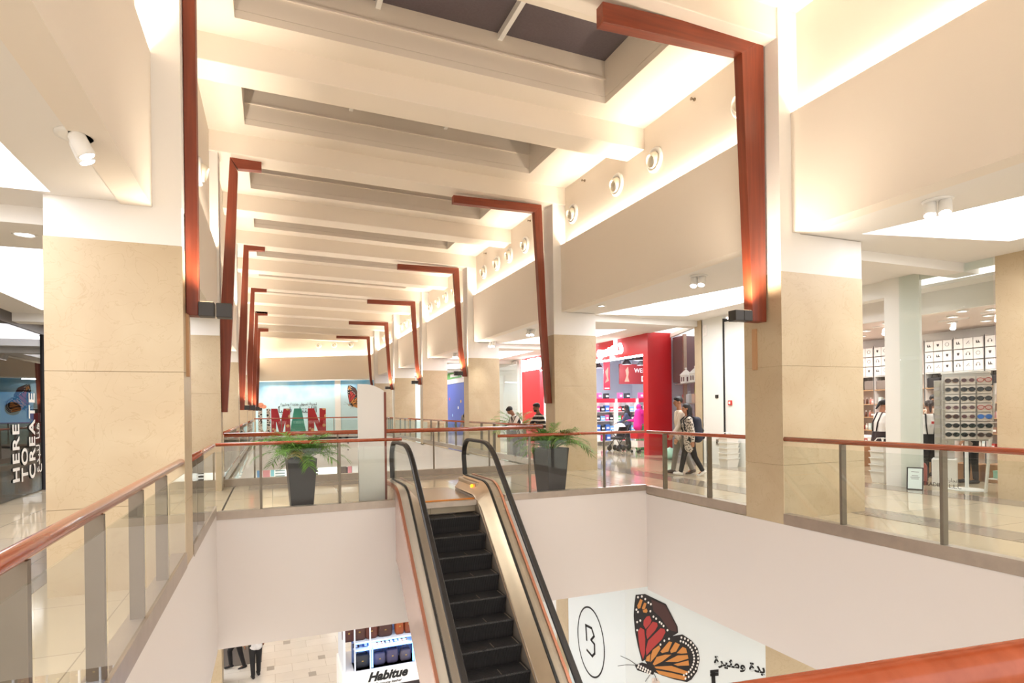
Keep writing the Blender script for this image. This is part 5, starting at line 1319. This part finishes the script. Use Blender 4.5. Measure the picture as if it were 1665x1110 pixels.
    for n_, s in (('r', 1), ('l', -1)):
        sh, e, w_, d2 = J[n_]
        mb.cap(sh, .052 * k, e, .04 * k); mb.cap(e, .041 * k, w_, .027 * k)
        # hand: palm, four unequal bent fingers, thumb from the side
        d = d2.normalized(); side = Vector((0, 1, 0)) if abs(d.y) < .75 else Vector((-s, 0, 0)); side = (side - d * side.dot(d)).normalized(); pn = d.cross(side).normalized()
        if pn.x * -s < 0 and abs(d.y) < .75: pn = -pn
        for j in (-1, 0, 1): mb.cap(w_ + side * .018 * j * k, .02 * k, w_ + d * .075 * k + side * .026 * j * k, .015 * k, 8, 4)
        for j, ln in enumerate((.062, .075, .07, .052)):
            b0 = w_ + d * .08 * k + side * (.030 - .020 * j) * k; c1 = b0 + (d * .85 + pn * .3).normalized() * ln * .5 * k; c2 = c1 + (d * .5 + pn * .8).normalized() * ln * .5 * k
            mb.cap(b0, .0095 * k, c1, .0088 * k, 8, 3); mb.cap(c1, .0088 * k, c2, .0075 * k, 8, 3)
        t0 = w_ + d * .02 * k + side * .03 * k; t1 = t0 + (d * .6 + side * .75 + pn * .2).normalized() * .035 * k; t2 = t1 + (d * .95 + pn * .3).normalized() * .03 * k
        mb.cap(t0, .013 * k, t1, .0105 * k, 8, 3); mb.cap(t1, .0105 * k, t2, .009 * k, 8, 3)
        h, kx, an, fa = L[n_]
        mb.cap(h, .085 * k, kx, .055 * k); mb.cap(kx, .055 * k, an, .036 * k)
        fd = rot(Vector((0, 1, 0)), 'X', max(-50, min(35, fa * .8)))
        mb.cap(an, .036 * k, an + fd * .10 * k + Vector((0, 0, -.04 * k)), .03 * k)
    sm = mat('skin_' + skin, skin, .55)
    part('body', remesh(mb, vox), sm, root)
    # ---- clothes
    if top is not None:
        mb = MB(); torso(mb, .012, topdrop)
        for n_ in 'rl':
            sh, e, w_, _ = J[n_]
            mb.cap(sh, .064 * k, sh.lerp(e, min(1, sleeve / .5)), .056 * k)
            if sleeve > .5: mb.cap(e, .055 * k, e.lerp(w_, min(.93, (sleeve - .5) / .5)), .044 * k)
        part('top', remesh(mb, .014), top, root)
    if skirt:
        mb = MB(); mb.cap(P, .13 * k, Vector((0, .0, .16)), .2 * k, 20); mb.cap(P + Vector((0, 0, -.1)), .14 * k, Vector((0, .04, .12)), .19 * k, 20)
        part('skirt', remesh(mb, .014), skirt, root)
    if bottom is not None:
        mb = MB()
        for s in (-1, 1): mb.cap(P + Vector((s * .055 * k, 0, .03)), .108 * k * wide, P + Vector((s * .06 * k, 0, -.04 * k)), .11 * k * wide)
        for n_ in 'rl':
            h, kx, an, _ = L[n_]; mb.cap(h, .098 * k, kx, .068 * k); mb.cap(kx, .068 * k, an + (kx - an).normalized() * .03, .054 * k)
        part('trousers', remesh(mb, .014), bottom, root)
    for n_ in 'rl':
        an, fa = L[n_][2], L[n_][3]
        fd = rot(Vector((0, 1, 0)), 'X', max(-50, min(35, fa * .8))); dn = rot(Vector((0, 0, -1)), 'X', max(-50, min(35, fa * .8)))
        mb = MB(); mb.cap(an - fd * .03 * k + dn * .035 * k, .042 * k, an + fd * .05 * k + dn * .03 * k, .044 * k); mb.cap(an + fd * .05 * k + dn * .04 * k, .04 * k, an + fd * .15 * k + dn * .045 * k, .034 * k); mb.cap(an + dn * .0, .044 * k, an + dn * .03 * k, .042 * k)
        part('shoe', remesh(mb, .012), shoes or mat('shoe_black', '1E1C1E', .5), root)
    # ---- hair, face
    hm_ = lambda v: hc + hm @ Vector(v) * k
    if hair is not None:
        mb = MB(); mb.ell(hm_((0, -.018, .052)), .086 * k, .1 * k, .09 * k, 18, 12, hm)
        if hairlen > 0:
            mb.ell(hm_((0, -.055, -.0)), .082 * k, .06 * k, .12 * k, 16, 10, hm)
            q = hm_((0, -.07, .0)); mb.cap(q, .075 * k, Vector((q.x, q.y - .035 * k, q.z - hairlen)), .05 * k)
            for s in (-1, 1): mb.cap(hm_((s * .06, -.03, .0)), .035 * k, hm_((s * .075, -.04, -.03)) + Vector((0, 0, -hairlen * .8)), .03 * k)
        elif hairstyle == 'pony':
            mb.ell(hm_((0, -.1, .03)), .045 * k, .045 * k, .05 * k, 12, 8); mb.cap(hm_((0, -.115, .02)), .036 * k, hm_((0, -.15, -.14)), .018 * k)
        elif hairstyle == 'short':
            mb.ell(hm_((0, .014, .085)), .076 * k, .084 * k, .05 * k, 14, 8, hm)
        part('hair', remesh(mb, .012), hair, root)
    if beard:
        mb = MB(); mb.ell(hm_((0, .04, -.065)), .056 * k, .06 * k, .045 * k, 14, 8, hm); part('beard', remesh(mb, .01), hair, root)
    if scarf is not None:
        mb = MB(); mb.ell(hm_((0, -.02, .03)), .094 * k, .098 * k, .112 * k, 18, 12, hm); mb.cap(hm_((0, -.03, -.06)), .085 * k, nb + u * -.06 * k, .15 * k, 16)
        part('headscarf', remesh(mb, .012), scarf, root)
    if cover:
        mb = MB()
        for s in (-1, 1): mb.cap(nb + Vector((s * .1 * k, 0, 0)), .12 * k, P + Vector((s * .17 * k, .02, -.02)), .17 * k, 16)
        part('cloak', remesh(mb, .016), scarf, root)
    em = mat('eye_dark', '1A1414', .3)
    for s in (-1, 1): MB().ell(hm_((s * .03, .086, .018)), .012 * k, .008 * k, .007 * k, 10, 6, hm).build('eye', em, root, True)
    MB().ell(hm_((0, .091, -.053)), .02 * k, .006 * k, .005 * k, 10, 6, hm).build('mouth', mat('lip', '8E5148', .5), root, True)
    if apron is not None:
        mb = MB(); torso(mb, .02, .1)
        bmv = [v for v in mb.bm.verts if v.co.z > chest.z + .06 * k]
        me = remesh(mb, .014)
        bm2 = bmesh.new(); bm2.from_mesh(me)
        kill = [v for v in bm2.verts if v.co.z > P.z + .12 * k and (v.co - P).dot(f) < .05 * k or v.co.z > chest.z + .05 * k]
        bmesh.ops.delete(bm2, geom=kill, context='VERTS'); bm2.to_mesh(me); bm2.free()
        part('apron', me, apron, root)
        for s in (-1, 1):
            pth = [chest + Vector((s * .07 * k, 0, .03)) + f * .125 * k, nb + Vector((s * .08 * k, 0, .012 * k)) + f * .03 * k, nb + Vector((s * .08 * k, 0, 0)) - f * .05 * k, chest + Vector((s * .08 * k, 0, 0)) - f * .126 * k, P + u * .1 * k + Vector((s * .06 * k, 0, 0)) - f * .122 * k]
            MB().tube(pth, .014 * k, 8).build('strap', apron, root, True)
    return root, dict(P=P, u=u, f=f, chest=chest, nb=nb, hc=hc, k=k, J=J)
hairb = mat('hair_black', '1B1718', .5); hairbr = mat('hair_brown', '33241E', .55)
cblack = mat('cloth_black', '222123', .8); cgrey = mat('cloth_grey', '8B857E', .85); cwhite = mat('cloth_white', 'EDE9E4', .8); cbeige = mat('cloth_beige', 'D9CDBD', .85); cnavy = mat('cloth_slate', '4A5570', .8); cpink = mat('cloth_pink', 'D6248C', .7); sneaker = mat('sneaker_white', 'E8E4DE', .5); cbrown = mat('cloth_apron', '35292A', .8)
leop = bpy.data.materials.new('cloth_leopard'); leop.use_nodes = True; nt = leop.node_tree; b = nt.nodes['Principled BSDF']; b.inputs['Roughness'].default_value = .85
tc = nt.nodes.new('ShaderNodeTexCoord'); vo = nt.nodes.new('ShaderNodeTexVoronoi'); vo.inputs['Scale'].default_value = 26; rp = nt.nodes.new('ShaderNodeValToRGB')
rp.color_ramp.elements[0].color = rgb('2E2624'); rp.color_ramp.elements[0].position = .34; rp.color_ramp.elements[1].color = rgb('D8CFC4'); rp.color_ramp.elements[1].position = .46
nt.links.new(tc.outputs['Object'], vo.inputs['Vector']); nt.links.new(vo.outputs['Distance'], rp.inputs['Fac']); nt.links.new(rp.outputs['Color'], b.inputs['Base Color'])
def stripe_mat(name, axis, sc_, lo=.5):
    M = bpy.data.materials.new(name); M.use_nodes = True; nt = M.node_tree; b = nt.nodes['Principled BSDF']; b.inputs['Roughness'].default_value = .85
    tc = nt.nodes.new('ShaderNodeTexCoord'); w_ = nt.nodes.new('ShaderNodeTexWave'); w_.bands_direction = axis; w_.inputs['Scale'].default_value = sc_; rp = nt.nodes.new('ShaderNodeValToRGB'); rp.color_ramp.interpolation = 'CONSTANT'
    rp.color_ramp.elements[0].color = rgb('242226'); rp.color_ramp.elements[1].color = rgb('E6E1DA'); rp.color_ramp.elements[1].position = lo
    nt.links.new(tc.outputs['Object'], w_.inputs['Vector']); nt.links.new(w_.outputs['Fac'], rp.inputs['Fac']); nt.links.new(rp.outputs['Color'], b.inputs['Base Color'])
    return M
strv = stripe_mat('cloth_stripes_upright', 'X', 3.2); strh = stripe_mat('cloth_stripes_band', 'Z', 2.6, .72)

# walking couple
q = at(1116, 772, z=0); q = Vector((9.02, 11.62, 0))
person('man in pale shirt and grey trousers walking behind the long-haired woman', q, 70, 1.8, 3, ((13, 4), (-10, 12)), ((-14, 6, 12), (16, 6, 22)), (0, 0), 'A9775A', cbeige, cgrey, mat('shoe_brown', '4B3B33', .5), hairb, sleeve=.95, vox=.0095)
wloc = Vector((8.93, 11.2, 0))
wr, W = person('woman with long black hair, spotted top and backpack walking on the right', wloc, 68, 1.64, 4, ((15, 3), (-13, 16)), ((14, 6, 18), (-12, 6, 12)), (2, 0), 'B98467', leop, cblack, sneaker, hairb, sleeve=.95, topdrop=.22, female=True, hairlen=.36, vox=.0095)
bp_ = thing('backpack', 'dark navy backpack on the back of the walking long-haired woman', 'bag', wloc + Vector((.13, -.05, 0)), math.radians(68))
o_ = Vector((0, 0, 0)); bz = W['P'].z
mb = MB(); mb.cap((-.09, -.03, bz + .02), .12, (-.08, -.02, bz + .40), .10, 14); mb.cap((.09, -.03, bz + .02), .12, (.08, -.02, bz + .40), .10, 14); part('bag_body', remesh(mb, .014), mat('pack_navy', '262A3A', .7), bp_)
mb = MB(); mb.cap((-.06, -.14, bz + .04), .07, (.06, -.14, bz + .04), .07, 12); mb.cap((-.06, -.13, bz + .18), .055, (.06, -.13, bz + .18), .055, 12); part('front_pocket', remesh(mb, .012), mat('pack_black', '1C1C21', .7), bp_)
for s in (-1, 1): MB().tube([(s * .09, .05, bz + .47), (s * .1, .17, bz + .54), (s * .11, .30, bz + .42), (s * .11, .27, bz + .2), (s * .1, .06, bz + .05)], .016, 8).build('strap', mat('pack_black', '1C1C21', .7), bp_, True)
# two men leaning on the side railing beyond the bridge
q = at(847, 675, x=7.0)
person('man in a striped shirt leaning on the railing beyond the bridge, head bowed', (7.02, q.y, 0), 90, 1.72, 30, ((2, 0), (-6, 0)), ((22, 6, 62), (26, 6, 58)), (22, 0), '9A6B50', strv, cblack, None, hairb, sleeve=.9, topdrop=.1)
q = at(882, 675, x=7.0)
person('bearded man in a dark banded shirt leaning on the railing beyond the bridge', (7.02, q.y, 0), 90, 1.72, 16, ((2, 0), (-6, 0)), ((34, 6, 62), (30, 6, 62)), (0, 0), '8E6148', strh, cblack, None, hairb, sleeve=.4, topdrop=.1, beard=True)
# shop staff and customers
q = at(1429, 690, x=12.3)
person('shop assistant with ponytail and dark apron seen in the open shop entrance', (12.3, q.y, 0), -108, 1.66, 8, ((3, 0), (-3, 0)), ((4, 8, 12), (10, 6, 25)), (18, 0), 'A9775C', cwhite, cblack, None, hairb, sleeve=.42, topdrop=.05, female=True, hairstyle='pony', apron=cbrown)
q = at(1512, 690, x=12.5)
rt, S2 = person('shop assistant with her back turned and dark straps, behind the shop window', (12.5, q.y, 0), -50, 1.62, 2, ((2, 0), (-2, 0)), ((12, 8, 40), (8, 10, 20)), (4, 0), 'A9775C', cwhite, cblack, None, hairbr, sleeve=.42, topdrop=.05, female=True, hairstyle='pony', apron=cblack)
mb = MB(); c = S2['chest'] + Vector((.06, -.137, .05)); mb.box(c.x - .05, c.x + .05, c.y - .004, c.y + .004, c.z - .025, c.z + .025); mb.build('name_patch', mat('patch_red', 'C23A38', .5), rt)
q = at(1519, 690, x=13.6)
person('dark-haired customer facing the shop assistant, raising a hand to the face', (13.6, q.y, 0), 130, 1.74, 0, ((2, 0), (-2, 0)), ((30, 8, 110), (6, 8, 20)), (6, 0), 'B08163', mat('cloth_sand', 'CDBBA8', .85), cblack, None, hairb, sleeve=.42)
q = at(1578, 690, x=12.9)
person('customer in black trousers and dark sneakers standing hidden behind the sunglasses stand', (12.9, q.y, 0), 60, 1.6, 2, ((3, 0), (-3, 0)), ((20, 8, 60), (10, 8, 40)), (10, 0), 'B08163', mat('cloth_taupe', '9C8A7C', .85), cblack, None, hairb, sleeve=.5)
# red shop visitors
q = at(1021, 690, y=19.7)
person('woman in a black headscarf and slate blue jacket pushing a stroller in the red shop', (q.x, 19.7, 0), 40, 1.64, 3, ((6, 0), (-6, 0)), ((25, 6, 45), (25, 6, 45)), (6, 0), 'B08163', cnavy, cblack, None, None, sleeve=.95, topdrop=.2, female=True, scarf=cblack)
q = at(1042, 690, y=18.7)
person('woman wrapped in a bright pink veil inside the red shop', (q.x, 18.7, 0), 20, 1.66, 6, ((4, 0), (-4, 0)), ((30, 10, 60), (30, 10, 60)), (10, 0), 'B08163', cpink, None, None, None, sleeve=.95, topdrop=.1, female=True, scarf=cpink, cover=True, skirt=mat('cloth_green', '2F8F52', .8))
# distant woman behind the far side railing
q = at(758, 655, x=7.5)
person('distant woman in grey dress behind the side railing by the blue panel', (7.5, q.y, 0), 150, 1.62, 0, ((2, 0), (-2, 0)), ((10, 8, 30), (10, 8, 30)), (0, 0), 'B08163', cgrey, None, None, None, sleeve=.95, female=True, scarf=cblack, skirt=cgrey, vox=.014)
# lower floor visitors
q = at(416, 1100, z=LZ)
person('visitor in white shirt and black trousers on the lower floor', (q.x, q.y, LZ), 15, 1.75, 0, ((5, 0), (-4, 3)), ((6, 8, 15), (6, 8, 15)), (0, 0), '9A6B50', mat('cloth_white_fold', 'E9E6E6', .85, noise=.08, nscale=14), cblack, None, hairb, sleeve=.42, topdrop=.1)
q = at(386, 1086, z=LZ)
person('visitor in dark clothes stepping beside the dark panel on the lower floor', (q.x, q.y, LZ), 100, 1.68, 6, ((26, 30), (-10, 4)), ((6, 8, 30), (6, 8, 30)), (0, 0), '9A6B50', mat('cloth_dark_grey', '4A4548', .85), cblack, None, hairb, sleeve=.5, topdrop=.05)
# stroller in the red shop and a shopping trolley
q = at(1012, 722, y=18.6)
st_ = thing('stroller', 'black and white baby stroller on the polished floor of the red shop', 'stroller', (q.x, 18.6, 0), .3)
for x_ in (-.25, 0.05, .33):
    MB().lathe([(.02, -.03), (.1, -.03), (.11, 0), (.1, .03), (.02, .03)], (x_, .0 if x_ < .3 else 0, .11), (0, 1, 0), 20).build('wheel', black, st_, True)
    MB().lathe([(.02, -.03), (.1, -.03), (.11, 0), (.1, .03), (.02, .03)], (x_, .4, .11), (0, 1, 0), 20).build('wheel', black, st_, True)
for y_ in (0, .4): MB().tube([(-.3, y_, .12), (.1, y_, .5), (.45, y_, 1.0), (.5, y_, 1.05)], .014, 8).build('frame_tube', darkg, st_, True); MB().tube([(.35, y_, .12), (.1, y_, .5), (-.15, y_, .75)], .014, 8).build('frame_tube', darkg, st_, True)
MB().tube([(.5, 0, 1.05), (.52, .2, 1.06), (.5, .4, 1.05)], .018, 8).build('handle_bar', black, st_, True)
mb = MB(); mb.prism([(-.2, .02, .42), (.2, .02, .42), (.34, .02, .85), (.28, .02, .9), (.12, .02, .52), (-.2, .02, .5)], (0, .36, 0)); mb.build('seat', cblack, st_, bevel=.01)
mb = MB(); mb.ell((.1, .2, .82), .26, .2, .2, 18, 10); bmesh.ops.delete(mb.bm, geom=[v for v in mb.bm.verts if v.co.z < .82], context='VERTS'); mb.build('canopy', shopwhite, st_, True)
q = at(1043, 735, y=17.6)
tr_ = thing('shopping_trolley', 'small red and white shopping trolley near the red portal', 'trolley', (q.x - .1, 17.6, 0), .2)
for a in (-.2, .2):
    for b_ in (-.15, .15): MB().lathe([(.01, -.012), (.05, -.012), (.05, .012), (.01, .012)], (a, b_, .05), (0, 1, 0), 14).build('wheel', black, tr_, True)
    MB().tube([(a, -.15, .07), (a, -.15, .5), (a, .15, .5), (a, .15, .07)], .01, 6).build('leg_tube', chrome, tr_, True)
MB().box(-.24, .24, -.18, .18, .5, .72).build('tub', mat('trolley_red', 'C4262E', .4), tr_, bevel=.015)
MB().box(-.22, .22, -.16, .16, .2, .42).build('lower_tub', shopwhite, tr_, bevel=.015)
MB().tube([(.24, -.15, .7), (.3, -.15, .95), (.3, .15, .95), (.24, .15, .7)], .012, 8).build('handle', mat('trolley_red', 'C4262E', .4), tr_, True)
# ================================================================== LIGHT
world = bpy.data.worlds.new('world'); scene.world = world; world.use_nodes = True
bg = world.node_tree.nodes['Background']; bg.inputs[0].default_value = (1, .93, .86, 1); bg.inputs[1].default_value = 1.35
WARM = (1, .86, .69); COOL = (.97, .98, 1.0); NEUT = (1, .92, .82)
# cove strips (continuous LED tape lying in the troughs), one per bay and side
for k, yf in enumerate(YF[:-1]):
    yc = yf + 3.55
    lamp('AREA', (6.9, yc, 5.63), 80, WARM, .06, 6.3, (PI, math.radians(-12), 0))
    lamp('AREA', (-1.07, yc, 4.85), 80, WARM, .06, 6.3, (PI, math.radians(12), 0))
lz = fp(4.5, .13, 5.62)
lamp('AREA', lz, 120, WARM, 9, .06, (PI, 0, math.atan2(FE.y, FE.x)))
# corridor tray lamps
for k, yf in enumerate(YF):
    lamp('AREA', (9.6, yf - 2.6, RZ + .2), 75, COOL, 1.2, 3.6, (0, 0, 0))
    lamp('AREA', (-2.8, yf - 2.6, 3.66), 28 if k == 1 else 55, COOL, 1.2, 3.6, (0, 0, 0))
    lamp('AREA', (9.6, yf - 2.6, EDZ - .15), 80, COOL, 1.5, 4, (0, 0, 0))
    lamp('AREA', (-3.2, yf - 2.6, EDZ - .15), 80, COOL, 1.5, 4, (0, 0, 0))
for y in (12, 42): lamp('AREA', (2.5, y, EDZ - .15), 90, COOL, 4, 2.5, (0, 0, 0))

# the black box lamps throw wide warm light up the frames to the ceiling
for i, (x, y, z) in enumerate(((6.12, 6.4, 3.0), (6.3, 20.6, 3.05), (6.3, 27.6, 3.05), (6.3, 34.6, 3.05), (-.5, 6.4, 2.76), (-.6, 20.6, 1.9), (-.6, 27.6, 1.9), (-.6, 34.6, 1.9))):
    lamp('SPOT', (x, y, z), (170, 170, 170, 170, 60, 120, 120, 120)[i], WARM, .08, None, (PI, 0, 0), 2.5, .9)
lz = fp(3.2, 1.25, 3.9)
lamp('AREA', lz, 110, (1, .98, .95), 7.5, .15, (math.radians(-22), 0, math.atan2(FE.y, FE.x)))
